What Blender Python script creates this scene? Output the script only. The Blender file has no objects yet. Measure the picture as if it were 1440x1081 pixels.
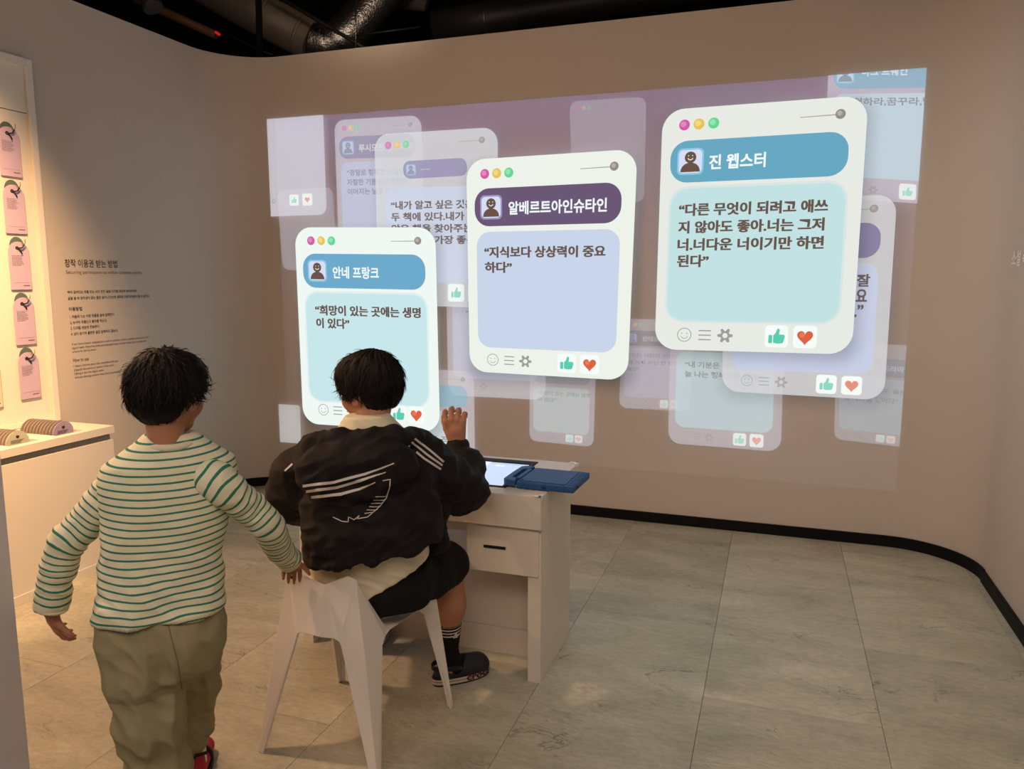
import bpy, bmesh, math, random
import numpy as np
from mathutils import Vector, Matrix, noise
from mathutils.bvhtree import BVHTree

scene = bpy.context.scene
COL = scene.collection
PI = math.pi

# ------------------------------------------------------------------ camera
F, CX, CY, H = 1080.0, 720.0, 540.5, 1.5
_pitch = math.atan2(151, F)
_yaw = math.atan2(375, math.hypot(F, 151))
fw = np.array([-math.sin(_yaw)*math.cos(_pitch), math.cos(_yaw)*math.cos(_pitch), -math.sin(_pitch)])
rt = np.array([math.cos(_yaw), math.sin(_yaw), 0.0])
up = np.cross(rt, fw)
CAM = np.array([0.0, 0.0, H])
cd = bpy.data.cameras.new('camera')
cam = bpy.data.objects.new('camera', cd)
COL.objects.link(cam)
cd.sensor_width = 36.0
cd.lens = 36.0*F/1440.0
cd.clip_start = 0.05
m = Matrix.Identity(4)
for i in range(3):
    m[i][0], m[i][1], m[i][2], m[i][3] = rt[i], up[i], -fw[i], CAM[i]
cam.matrix_world = m
scene.camera = cam

# ------------------------------------------------------------------ light and exposure
scene.view_settings.view_transform = 'Standard'
scene.view_settings.look = 'None'
scene.view_settings.exposure = 0.0
scene.view_settings.gamma = 1.0
scene.view_settings.use_curve_mapping = False
scene.cycles.transparent_max_bounces = 32
scene.cycles.max_bounces = 8
scene.cycles.use_denoising = True

world = bpy.data.worlds.new('world')
scene.world = world
world.use_nodes = True
world.node_tree.nodes['Background'].inputs[0].default_value = (1.0, 0.78, 0.6, 1)
world.node_tree.nodes['Background'].inputs[1].default_value = 0.012

def lamp(name, kind, loc, target, energy, color, size=0.1, size_y=None, spot=60, blend=0.5):
    ld = bpy.data.lights.new(name, kind)
    ld.energy = energy
    ld.color = color
    if kind == 'AREA':
        ld.shape = 'RECTANGLE'
        ld.size = size
        ld.size_y = size_y or size
    else:
        ld.shadow_soft_size = size
    if kind == 'SPOT':
        ld.spot_size = math.radians(spot)
        ld.spot_blend = blend
    o = bpy.data.objects.new(name, ld)
    COL.objects.link(o)
    o.location = loc
    o.rotation_euler = (Vector(target)-Vector(loc)).to_track_quat('-Z', 'Y').to_euler()
    return o

WARM = (1.0, 0.74, 0.52)
lamp('room_light', 'AREA', (-0.6, -0.9, 3.3), (-1.0, 1.4, 0.0), 64, (1.0, 0.81, 0.66), 3.4, 1.2)
lamp('display_spot_light', 'SPOT', (-2.15, 1.75, 3.25), (-3.65, 2.05, 1.50), 880, (1.0, 0.56, 0.25), 0.05, spot=66, blend=0.9)
lamp('floor_spot_light', 'SPOT', (-3.0, 1.75, 3.2), (-2.0, 1.75, 0.0), 210, (1.0, 0.60, 0.36), 0.10, spot=80, blend=1.0)
lamp('right_wall_light', 'SPOT', (-0.1, 2.2, 3.3), (1.03, 3.3, 0.9), 84, (1.0, 0.88, 0.78), 0.12, spot=110, blend=1.0)

lamp('duct_fill_light', 'SPOT', (-1.8, 3.2, 3.15), (-2.9, 5.4, 3.62), 42, (1.0, 0.76, 0.56), 0.15, spot=48, blend=0.8)  # added fill to brighten the ducts, in place of spill from the track lights

# ------------------------------------------------------------------ helpers
def ray(x, y):
    return fw+rt*(x-CX)/F-up*(y-CY)/F
def onz(x, y, z=0.0):
    d = ray(x, y); return Vector(CAM+d*((z-H)/d[2]))
def onY(x, y, Y):
    d = ray(x, y); return Vector(CAM+d*(Y/d[1]))
def onX(x, y, X):
    d = ray(x, y); return Vector(CAM+d*(X/d[0]))
def atd(x, y, dep):
    return Vector(CAM+ray(x, y)*dep)

def tag(o, label=None, cat=None, group=None, kind=None):
    if label: o['label'] = label
    if cat: o['category'] = cat
    if group: o['group'] = group
    if kind: o['kind'] = kind
    return o

def empty(name, loc=(0, 0, 0), rz=0.0, **kw):
    o = bpy.data.objects.new(name, None)
    COL.objects.link(o)
    o.empty_display_size = 0.1
    o.location = loc
    o.rotation_euler = (0, 0, rz)
    return tag(o, **kw)

def link(name, me, mats=None, parent=None, smooth=False, world_space=True):
    o = bpy.data.objects.new(name, me)
    COL.objects.link(o)
    if mats is not None:
        if not isinstance(mats, (list, tuple)): mats = [mats]
        for mt in mats: me.materials.append(mt)
    if smooth:
        me.polygons.foreach_set('use_smooth', [True]*len(me.polygons))
    if parent is not None:
        o.parent = parent
        if world_space:
            if parent.type == 'EMPTY':      # a mesh part already stands in world space
                M = Matrix.Translation(parent.location) @ parent.rotation_euler.to_matrix().to_4x4()
                o.matrix_parent_inverse = M.inverted()
    return o

def from_bm(name, bm, mats=None, parent=None, smooth=False, world_space=True):
    me = bpy.data.meshes.new(name)
    bm.normal_update()
    bm.to_mesh(me)
    bm.free()
    return link(name, me, mats, parent, smooth, world_space)

def pyd(name, verts, faces, mats=None, parent=None, smooth=False, mi=None):
    me = bpy.data.meshes.new(name)
    me.from_pydata([tuple(v) for v in verts], [], faces)
    if mi: me.polygons.foreach_set('material_index', mi)
    me.validate()
    return link(name, me, mats, parent, smooth)

def lin(r, g, b):
    def f(c):
        c /= 255.0
        return c/12.92 if c <= 0.04045 else ((c+0.055)/1.055)**2.4
    return (f(r), f(g), f(b), 1.0)

def new_mat(name):
    mt = bpy.data.materials.new(name)
    mt.use_nodes = True
    nt = mt.node_tree
    return mt, nt, nt.nodes['Principled BSDF']

def mat(name, rgb, rough=0.6, metal=0.0, noise_amt=0.06, noise_scale=30.0, bump=0.0, bump_scale=120.0, spec=0.4, sheen=0.0, sss=0.0, coord='Object'):
    """Principled with a little procedural mottling and relief."""
    mt, nt, b = new_mat(name)
    N, L = nt.nodes, nt.links
    c = lin(*rgb)
    b.inputs['Roughness'].default_value = rough
    b.inputs['Metallic'].default_value = metal
    b.inputs['Specular IOR Level'].default_value = spec
    if sheen:
        b.inputs['Sheen Weight'].default_value = sheen
        b.inputs['Sheen Roughness'].default_value = 0.5
    if sss:
        b.inputs['Subsurface Weight'].default_value = sss
        b.inputs['Subsurface Radius'].default_value = (0.012, 0.005, 0.003)
        b.inputs['Subsurface Scale'].default_value = 1.0
    tc = N.new('ShaderNodeTexCoord')
    nz = N.new('ShaderNodeTexNoise'); nz.inputs['Scale'].default_value = noise_scale; nz.inputs['Detail'].default_value = 5
    L.new(tc.outputs[coord], nz.inputs['Vector'])
    mx = N.new('ShaderNodeMix'); mx.data_type = 'RGBA'
    mx.inputs[6].default_value = tuple(max(0, x*(1-noise_amt)) for x in c[:3])+(1,)
    mx.inputs[7].default_value = tuple(min(1, x*(1+noise_amt)) for x in c[:3])+(1,)
    L.new(nz.outputs['Fac'], mx.inputs[0])
    L.new(mx.outputs[2], b.inputs['Base Color'])
    if bump:
        n2 = N.new('ShaderNodeTexNoise'); n2.inputs['Scale'].default_value = bump_scale; n2.inputs['Detail'].default_value = 4
        L.new(tc.outputs[coord], n2.inputs['Vector'])
        bp = N.new('ShaderNodeBump'); bp.inputs['Strength'].default_value = bump; bp.inputs['Distance'].default_value = 0.01
        L.new(n2.outputs['Fac'], bp.inputs['Height'])
        L.new(bp.outputs['Normal'], b.inputs['Normal'])
    return mt

def box(bm, lo, hi, bevel=0.0, mi=0):
    vs = [bm.verts.new((x, y, z)) for x in (lo[0], hi[0]) for y in (lo[1], hi[1]) for z in (lo[2], hi[2])]
    fs = []
    for q in ((0, 1, 3, 2), (4, 6, 7, 5), (0, 4, 5, 1), (2, 3, 7, 6), (0, 2, 6, 4), (1, 5, 7, 3)):
        f = bm.faces.new([vs[i] for i in q]); f.material_index = mi; fs.append(f)
    if bevel:
        es = list({e for f in fs for e in f.edges})
        bmesh.ops.bevel(bm, geom=es, offset=bevel, segments=2, affect='EDGES', profile=0.7)
    return fs

def boxo(name, lo, hi, mt, parent=None, bevel=0.0):
    bm = bmesh.new(); box(bm, lo, hi, bevel)
    return from_bm(name, bm, mt, parent)

def tube(bm, pts, r, seg=10, mi=0, caps=True, rad=None):
    """swept tube through pts (r may be a list)"""
    pts = [Vector(p) for p in pts]
    n = len(pts)
    rs = r if isinstance(r, (list, tuple)) else [r]*n
    rings = []
    t0 = (pts[1]-pts[0]).normalized()
    u = t0.orthogonal().normalized()
    for i, p in enumerate(pts):
        t = (pts[min(i+1, n-1)]-pts[max(i-1, 0)]).normalized()
        u = (u-t*u.dot(t)).normalized()
        w = t.cross(u)
        rings.append([bm.verts.new(p+(u*math.cos(2*PI*k/seg)+w*math.sin(2*PI*k/seg))*rs[i]) for k in range(seg)])
    for a, b2 in zip(rings, rings[1:]):
        for k in range(seg):
            f = bm.faces.new((a[k], a[(k+1) % seg], b2[(k+1) % seg], b2[k])); f.material_index = mi; f.smooth = True
    if caps:
        f = bm.faces.new(rings[0][::-1]); f.material_index = mi
        f = bm.faces.new(rings[-1]); f.material_index = mi
    return rings

def prism(bm, poly, off, mi=0):
    """extrude a planar 3-D polygon by vector off"""
    a = [bm.verts.new(p) for p in poly]
    b2 = [bm.verts.new(Vector(p)+Vector(off)) for p in poly]
    n = len(poly)
    fs = [bm.faces.new(a[::-1]), bm.faces.new(b2)]
    for i in range(n):
        fs.append(bm.faces.new((a[i], a[(i+1) % n], b2[(i+1) % n], b2[i])))
    for f in fs: f.material_index = mi
    return fs

_glyphs = {}
def _writing(lines, bold):
    """mesh of many lines of writing set far apart, cut into one entry per line"""
    cu = bpy.data.curves.new('text', 'FONT')
    cu.body = '\n'.join(lines); cu.offset = bold; cu.resolution_u = 3; cu.space_line = 4.0
    o = bpy.data.objects.new('text', cu)
    me = o.to_mesh()
    v = np.array([(p.co.x, p.co.y) for p in me.vertices]); f = [tuple(p.vertices) for p in me.polygons]
    o.to_mesh_clear(); bpy.data.objects.remove(o); bpy.data.curves.remove(cu)
    row = np.round(-(v[:, 1]-0.35)/4.0).astype(int)
    for r, st in enumerate(lines):
        sel = np.where(row == r)[0]
        new = {int(k): i for i, k in enumerate(sel)}
        vv = v[sel]
        _glyphs[(st, bold)] = (vv, [tuple(new[i] for i in q) for q in f if q[0] in new], vv.min(0), vv.max(0))
def text_mesh(s, bold=0.0):
    """(verts 2-D array, faces, bounding box) of a line of writing"""
    if (s, bold) not in _glyphs: _writing([s], bold)
    return _glyphs[(s, bold)]
for _b, _l in [(0.0, ['Securing permission to utilize creative works', 'If you have artwork displayed on a wall or written content, consider sharing it in the', 'digital realm. Note that brief and unoriginal texts or basic titles may not meet the', 'criteria for literary work.', 'How to use', '1.Select a literary piece that resonates with you.', '2.Specify the source or author of the work.', '3.Bring it into the digital realm.', '4.Avoid sharing content that could potentially discomfort others.']), (0.01, ['창작 이용권 받는 방법', '벽에 걸려있는 작품 또는 내가 만든 글을 디지털 세상에 보내보세요.', '글을 쓸 때 창작성이 없는 짧은 글이나 단순한 제목은 어문저작물이 될 수 없어요.', '1. 마음에 드는 어문 작품을 골라 입력한다.', '2. 누구의 작품인지 출처를 적는다.', '3. 디지털 세상에 전송한다.', '4. 남이 보기에 불편한 글은 입력하지 않는다.']), (0.015, ['이용방법']), (0.026, ['소설 속', '“아름다운 것은, 옳은 것', '을 사라질 것이다”', '“희망이 있는 곳에는 생명', '이 있다”', '“모든 사람의 인생은 신', '에 의해 쓰인 한 편의 동', '화다”', '“정말로 행복한 나날이', '자잘한 기쁨들이 조용하', '이어지는 날들 이에요.”', '“탐험하라,꿈꾸라,발견', '“내 기분은 내가 정해 오', '늘 나는 행복으로 할래!”', '“지', '일은 없던 적이', '없다”', '잘', '요', '.”', '“내가 알고 싶은 것은 모', '두 책에 있다.내가 읽지', '않은 책을 찾아주는 사', '람이 나의 가장 좋은 친', '“지식보다 상상력이 중요', '하다”', '“다른 무엇이 되려고 애쓰', '지 않아도 좋아.너는 그저', '너.너다운 너이기만 하면', '된다”']), (0.028, ['앨리스 드라마', '안네 프랑크', '안데르센', '루시모드 몽고메리', '마크 트웨인', '링컨', '알베르트아인슈타인', '진 웹스터']), (0.035, ['crocs'])]:
    _writing(_l, _b)
# ------------------------------------------------------------------ room
WX, WY, WH = -3.65, 4.62, 2.97      # left wall, back wall, wall height
RX = 1.035                          # right wall
mt_wall = mat('wall_paint', (201, 191, 182), rough=0.85, noise_amt=0.02, noise_scale=3.0, bump=0.03, bump_scale=260)
mt_part = mat('partition_paint', (208, 207, 216), rough=0.8, noise_amt=0.02, noise_scale=4.0, bump=0.03, bump_scale=260)
mt_black = mat('black_skirting', (8, 9, 12), rough=0.6, noise_amt=0.2, spec=0.2)
mt_void = mat('black_ceiling_paint', (7, 7, 8), rough=0.95, noise_amt=0.3, noise_scale=2)

def path_wall(name, pts, z0, z1, t, mt, label=None, parent=None):
    """wall along a plan polyline, its thickness t to the outside (right of travel direction negative)"""
    bm = bmesh.new()
    n = len(pts)
    P = [Vector((x, y, 0)) for x, y in pts]
    nor = []
    for i in range(n):
        d = (P[min(i+1, n-1)]-P[max(i-1, 0)]).normalized()
        nor.append(Vector((-d.y, d.x, 0)))
    rows = []
    for i in range(n):
        o = P[i]+nor[i]*t
        rows.append([Vector((P[i].x, P[i].y, z0)), Vector((P[i].x, P[i].y, z1)), Vector((o.x, o.y, z1)), Vector((o.x, o.y, z0))])
    for k in range(4):          # each long strip keeps its own vertices, so that its shading stays clean
        S = [(bm.verts.new(r[k]), bm.verts.new(r[(k+1) % 4])) for r in rows]
        for (a, c), (b2, d) in zip(S, S[1:]):
            f = bm.faces.new((a, b2, d, c)); f.smooth = (k in (0, 2))
    for r in (rows[0], rows[-1][::-1]):
        bm.faces.new([bm.verts.new(v) for v in r])
    o = from_bm(name, bm, mt, parent)
    tag(o, label, kind='structure')
    return o

def arc(cx, cy, r, a0, a1, n):
    return [(cx+r*math.cos(math.radians(a0+(a1-a0)*i/n)), cy+r*math.sin(math.radians(a0+(a1-a0)*i/n))) for i in range(n+1)]

def inset(pts, t):
    P = [Vector((x, y, 0)) for x, y in pts]; out = []
    for i in range(len(P)):
        d = (P[min(i+1, len(P)-1)]-P[max(i-1, 0)]).normalized()
        q = P[i]-Vector((-d.y, d.x, 0))*t
        out.append((q.x, q.y))
    return out

RL, RR = 0.40, 0.41
p_left = [(WX, -1.2), (WX, 3.2), (WX, WY-RL)]
p_back = arc(WX+RL, WY-RL, RL, 180, 90, 20)+arc(RX-RR, WY-RR, RR, 90, 0, 20)
p_right = [(RX, WY-RR), (RX, 1.0), (RX, -1.2)]
path_wall('wall_left', p_left, 0, WH, 0.10, mt_wall)
path_wall('wall_back', p_back, 0, WH, 0.10, mt_wall)
path_wall('wall_right', p_right, 0, WH, 0.10, mt_wall)
BH = 0.062
path_wall('baseboard_back', inset(p_back, 0.012), 0, BH, 0.013, mt_black)
path_wall('baseboard_left', inset([(WX, 3.07), (WX, WY-RL)], 0.012), 0, BH, 0.013, mt_black)
path_wall('baseboard_right', inset(p_right, 0.018), 0, BH-0.004, 0.019, mt_black)

# floor: staggered long stone-look tiles on a dark bed
def floor_mat():
    mt, nt, b = new_mat('stone_look_tile')
    N, L = nt.nodes, nt.links
    tc = N.new('ShaderNodeTexCoord')
    oi = N.new('ShaderNodeObjectInfo')
    sc = N.new('ShaderNodeVectorMath'); sc.operation = 'SCALE'
    L.new(oi.outputs['Location'], sc.inputs[0]); sc.inputs[3].default_value = 3.7
    ad = N.new('ShaderNodeVectorMath'); ad.operation = 'ADD'
    L.new(tc.outputs['Object'], ad.inputs[0]); L.new(sc.outputs[0], ad.inputs[1])
    mp = N.new('ShaderNodeMapping'); mp.inputs['Scale'].default_value = (1.0, 2.2, 1.0); mp.inputs['Rotation'].default_value = (0, 0, 0.2)
    L.new(ad.outputs[0], mp.inputs['Vector'])
    def nz(scale, det, rough, vec, dist=0.0):
        n = N.new('ShaderNodeTexNoise'); n.inputs['Scale'].default_value = scale; n.inputs['Detail'].default_value = det
        n.inputs['Roughness'].default_value = rough; n.inputs['Distortion'].default_value = dist
        L.new(vec, n.inputs['Vector']); return n
    big = nz(2.2, 8, 0.62, mp.outputs[0], 0.6)
    fine = nz(26, 6, 0.7, mp.outputs[0])
    grain = nz(170, 3, 0.7, ad.outputs[0])
    r1 = N.new('ShaderNodeValToRGB')
    r1.color_ramp.elements[0].position = 0.33; r1.color_ramp.elements[0].color = lin(164, 160, 140)
    r1.color_ramp.elements[1].position = 0.68; r1.color_ramp.elements[1].color = lin(194, 190, 170)
    L.new(big.outputs['Fac'], r1.inputs[0])
    m1 = N.new('ShaderNodeMix'); m1.data_type = 'RGBA'; m1.blend_type = 'OVERLAY'; m1.inputs[0].default_value = 0.30
    m1.inputs[0].default_value = 0.42; L.new(r1.outputs[0], m1.inputs[6]); L.new(fine.outputs['Fac'], m1.inputs[7])
    m2 = N.new('ShaderNodeMix'); m2.data_type = 'RGBA'; m2.blend_type = 'OVERLAY'; m2.inputs[0].default_value = 0.22
    L.new(m1.outputs[2], m2.inputs[6]); L.new(grain.outputs['Fac'], m2.inputs[7])
    # dark hairline veins and pale chips
    vn = nz(1.6, 9, 0.62, mp.outputs[0], 1.3)
    v1 = N.new('ShaderNodeMath'); v1.operation = 'SUBTRACT'; L.new(vn.outputs['Fac'], v1.inputs[0]); v1.inputs[1].default_value = 0.47
    v2 = N.new('ShaderNodeMath'); v2.operation = 'ABSOLUTE'; L.new(v1.outputs[0], v2.inputs[0])
    v3 = N.new('ShaderNodeMapRange'); v3.inputs[1].default_value = 0.0; v3.inputs[2].default_value = 0.010; v3.inputs[3].default_value = 0.8; v3.inputs[4].default_value = 0.0
    L.new(v2.outputs[0], v3.inputs[0])
    gate = nz(3.1, 2, 0.5, ad.outputs[0]); g1 = N.new('ShaderNodeMapRange'); g1.inputs[1].default_value = 0.5; g1.inputs[2].default_value = 0.66
    L.new(gate.outputs['Fac'], g1.inputs[0])
    gm = N.new('ShaderNodeMath'); gm.operation = 'MULTIPLY'; L.new(v3.outputs[0], gm.inputs[0]); L.new(g1.outputs[0], gm.inputs[1])
    m3 = N.new('ShaderNodeMix'); m3.data_type = 'RGBA'; L.new(gm.outputs[0], m3.inputs[0]); L.new(m2.outputs[2], m3.inputs[6]); m3.inputs[7].default_value = lin(92, 84, 70)
    ch = nz(34, 3, 0.5, mp.outputs[0]); c1 = N.new('ShaderNodeMapRange'); c1.inputs[1].default_value = 0.70; c1.inputs[2].default_value = 0.76; c1.inputs[4].default_value = 0.35
    L.new(ch.outputs['Fac'], c1.inputs[0])
    m4 = N.new('ShaderNodeMix'); m4.data_type = 'RGBA'; L.new(c1.outputs[0], m4.inputs[0]); L.new(m3.outputs[2], m4.inputs[6]); m4.inputs[7].default_value = lin(222, 216, 204)
    hs = N.new('ShaderNodeHueSaturation'); L.new(m4.outputs[2], hs.inputs['Color'])
    vr = N.new('ShaderNodeMapRange'); vr.inputs[3].default_value = 0.84; vr.inputs[4].default_value = 1.04; L.new(oi.outputs['Random'], vr.inputs[0]); L.new(vr.outputs[0], hs.inputs['Value'])
    L.new(hs.outputs[0], b.inputs['Base Color'])
    b.inputs['Roughness'].default_value = 0.42
    b.inputs['Specular IOR Level'].default_value = 0.35
    bp = N.new('ShaderNodeBump'); bp.inputs['Strength'].default_value = 0.16; bp.inputs['Distance'].default_value = 0.01
    L.new(fine.outputs['Fac'], bp.inputs['Height']); L.new(bp.outputs[0], b.inputs['Normal'])
    return mt

mt_tile = floor_mat()
mt_bed = mat('tile_bed', (96, 88, 76), rough=0.9)
floor = boxo('floor', (-4.6, -1.3, -0.08), (1.6, 5.6, -0.010), mt_bed)
tag(floor, kind='structure')
TW, TL, X0, GAP = 0.5885, 1.178, -0.779, 0.0007
bm = bmesh.new()
box(bm, (GAP, GAP, -0.012), (TW-GAP, TL-GAP, 0.0))
bmesh.ops.bevel(bm, geom=[e for e in bm.edges if abs(e.verts[0].co.z) < 1e-6 and abs(e.verts[1].co.z) < 1e-6], offset=0.0006, segments=1, affect='EDGES')
tile_me = bpy.data.meshes.new('tile'); bm.to_mesh(tile_me); bm.free(); tile_me.materials.append(mt_tile)
for i in range(-6, 5):
    x = X0+i*TW
    y = 3.262 if i % 2 == 0 else 3.262+TL/2
    for j in range(-4, 3):
        yy = y+j*TL
        if yy > WY+0.15 or x > RX+0.05: continue
        t = bpy.data.objects.new('tile', tile_me); COL.objects.link(t); t.parent = floor; t.location = (x, yy, 0)

# black plenum above the walls
tag(boxo('ceiling', (-8, -2, 4.35), (6, 10, 4.45), mt_void), kind='structure')
tag(boxo('wall_plenum', (-8, 9.2, 0), (6, 9.3, 4.35), mt_void), kind='structure')

# near partition at the photographer's left
e0 = onY(42.0, 1081, 1.32)
tag(boxo('wall_partition', (e0.x-0.75, 0.55, 0), (e0.x, 1.32, WH), mt_part), kind='structure')

# white lettering on the right wall
mt_white_vinyl = mat('white_vinyl', (250, 250, 252), rough=0.5)
mt_dark_vinyl = mat('dark_vinyl', (48, 42, 40), rough=0.6)
mt_grey_vinyl = mat('grey_vinyl', (120, 108, 100), rough=0.6)

def wall_text(name, s, origin, ux, uy, width, height, mt, bold=0.0, parent=None, left=True):
    v, f, lo, hi = text_mesh(s, bold)
    o = Vector(origin); ux = Vector(ux); uy = Vector(uy)
    verts = [o+ux*((p[0]-lo[0])/(hi[0]-lo[0])*width)+uy*((p[1]-lo[1])/(hi[1]-lo[1])*height) for p in v]
    return pyd(name, verts, f, mt, parent)

rtxt = wall_text('wall_lettering', '소설 속', (RX-0.002, 4.228, 1.550), (0, -1, 0), (0, 0, 1), 0.245, 0.072, mt_white_vinyl, 0.026)
tag(rtxt, 'white Korean lettering on the wall beyond the curved corner, cut by the photo edge', 'lettering')

# instructions printed on the left wall
wt = empty('wall_instructions', (WX+0.001, 3.16, 1.2), label='dark printed Korean and English instructions on the wall beside the lit tag display', cat='lettering')
def ltext(name, s, x0, x1, yb, hpx, mt, bold=0.0):
    """a line from its place on the photo: left and right px, baseline px at its left"""
    def P(x, y): return (80+x/5.407, 350+y/5.407)
    a = onX(*P(x0, yb), WX+0.0015); b2 = onX(*P(x1, yb), WX+0.0015)
    h = abs(onX(*P(x0, yb-hpx), WX+0.0015).z-a.z)
    wall_text(name, s, (WX+0.0015, a.y, a.z), (0, 1, 0), (0, 0, 1), b2.y-a.y, h, mt, bold, wt)
ltext('title', '창작 이용권 받는 방법', 62, 460, 138, 62, mt_dark_vinyl, 0.01)
ltext('subtitle', 'Securing permission to utilize creative works', 70, 648, 196, 34, mt_grey_vinyl)
ltext('text_line', '벽에 걸려있는 작품 또는 내가 만든 글을 디지털 세상에 보내보세요.', 82, 612, 341, 24, mt_dark_vinyl, 0.01)
ltext('text_line', '글을 쓸 때 창작성이 없는 짧은 글이나 단순한 제목은 어문저작물이 될 수 없어요.', 85, 708, 388, 24, mt_dark_vinyl, 0.01)
ltext('heading', '이용방법', 92, 193, 473, 31, mt_dark_vinyl, 0.015)
ltext('text_line', '1. 마음에 드는 어문 작품을 골라 입력한다.', 98, 442, 529, 25, mt_dark_vinyl, 0.01)
ltext('text_line', '2. 누구의 작품인지 출처를 적는다.', 102, 384, 573, 25, mt_dark_vinyl, 0.01)
ltext('text_line', '3. 디지털 세상에 전송한다.', 105, 328, 616, 25, mt_dark_vinyl, 0.01)
ltext('text_line', '4. 남이 보기에 불편한 글은 입력하지 않는다.', 108, 468, 660, 25, mt_dark_vinyl, 0.01)
ltext('text_line', 'If you have artwork displayed on a wall or written content, consider sharing it in the', 115, 700, 738, 22, mt_dark_vinyl)
ltext('text_line', 'digital realm. Note that brief and unoriginal texts or basic titles may not meet the', 118, 684, 767, 22, mt_dark_vinyl)
ltext('text_line', 'criteria for literary work.', 120, 302, 795, 22, mt_dark_vinyl)
ltext('heading', 'How to use', 124, 244, 860, 28, mt_dark_vinyl)
ltext('text_line', '1.Select a literary piece that resonates with you.', 128, 472, 905, 22, mt_dark_vinyl)
ltext('text_line', '2.Specify the source or author of the work.', 131, 440, 934, 22, mt_dark_vinyl)
ltext('text_line', '3.Bring it into the digital realm.', 134, 362, 963, 22, mt_dark_vinyl)
ltext('text_line', '4.Avoid sharing content that could potentially discomfort others.', 137, 620, 992, 22, mt_dark_vinyl)
# ------------------------------------------------------------------ projected picture on the back wall
PX0, PX1, PZ0, PZ1 = -3.349, 0.672, 0.322, 2.566
_pm = {}
def pmat(rgb, a=1.0):
    """light thrown on the wall by the projector: a glowing colour, thinned where the picture fades"""
    key = (rgb, round(a, 3))
    if key in _pm: return _pm[key]
    mt = bpy.data.materials.new('projected_light'); mt.use_nodes = True
    nt = mt.node_tree; nt.nodes.clear()
    out = nt.nodes.new('ShaderNodeOutputMaterial')
    em = nt.nodes.new('ShaderNodeEmission'); em.inputs[0].default_value = lin(*rgb)
    if a >= 0.999:
        nt.links.new(em.outputs[0], out.inputs[0])
    else:
        tr = nt.nodes.new('ShaderNodeBsdfTransparent'); mx = nt.nodes.new('ShaderNodeMixShader'); mx.inputs[0].default_value = a
        nt.links.new(tr.outputs[0], mx.inputs[1]); nt.links.new(em.outputs[0], mx.inputs[2]); nt.links.new(mx.outputs[0], out.inputs[0])
    _pm[key] = mt
    return mt

def soft_mat(rgb, alpha, bx, by, r, soft):
    """rounded rectangle with a soft edge; UV holds metres from the rectangle's centre"""
    mt = bpy.data.materials.new('projected_soft_shape'); mt.use_nodes = True
    nt = mt.node_tree; nt.nodes.clear(); N, L = nt.nodes, nt.links
    out = N.new('ShaderNodeOutputMaterial'); em = N.new('ShaderNodeEmission'); em.inputs[0].default_value = lin(*rgb)
    tr = N.new('ShaderNodeBsdfTransparent'); mx = N.new('ShaderNodeMixShader')
    uv = N.new('ShaderNodeUVMap'); uv.uv_map = 'UVMap'
    ab = N.new('ShaderNodeVectorMath'); ab.operation = 'ABSOLUTE'; L.new(uv.outputs[0], ab.inputs[0])
    su = N.new('ShaderNodeVectorMath'); su.operation = 'SUBTRACT'; L.new(ab.outputs[0], su.inputs[0]); su.inputs[1].default_value = (bx-r, by-r, 0)
    mxv = N.new('ShaderNodeVectorMath'); mxv.operation = 'MAXIMUM'; L.new(su.outputs[0], mxv.inputs[0]); mxv.inputs[1].default_value = (0, 0, 0)
    ln = N.new('ShaderNodeVectorMath'); ln.operation = 'LENGTH'; L.new(mxv.outputs[0], ln.inputs[0])
    mr = N.new('ShaderNodeMapRange'); mr.interpolation_type = 'SMOOTHSTEP'
    L.new(ln.outputs['Value'], mr.inputs[0]); mr.inputs[1].default_value = r-soft; mr.inputs[2].default_value = r+soft; mr.inputs[3].default_value = alpha; mr.inputs[4].default_value = 0.0
    L.new(mr.outputs[0], mx.inputs[0]); L.new(tr.outputs[0], mx.inputs[1]); L.new(em.outputs[0], mx.inputs[2]); L.new(mx.outputs[0], out.inputs[0])
    return mt

pic = empty('projected_picture', (-1.34, WY-0.003, 1.44), label='wide projected picture of overlapping chat windows with Korean quotes on the back wall', cat='projection')

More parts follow.
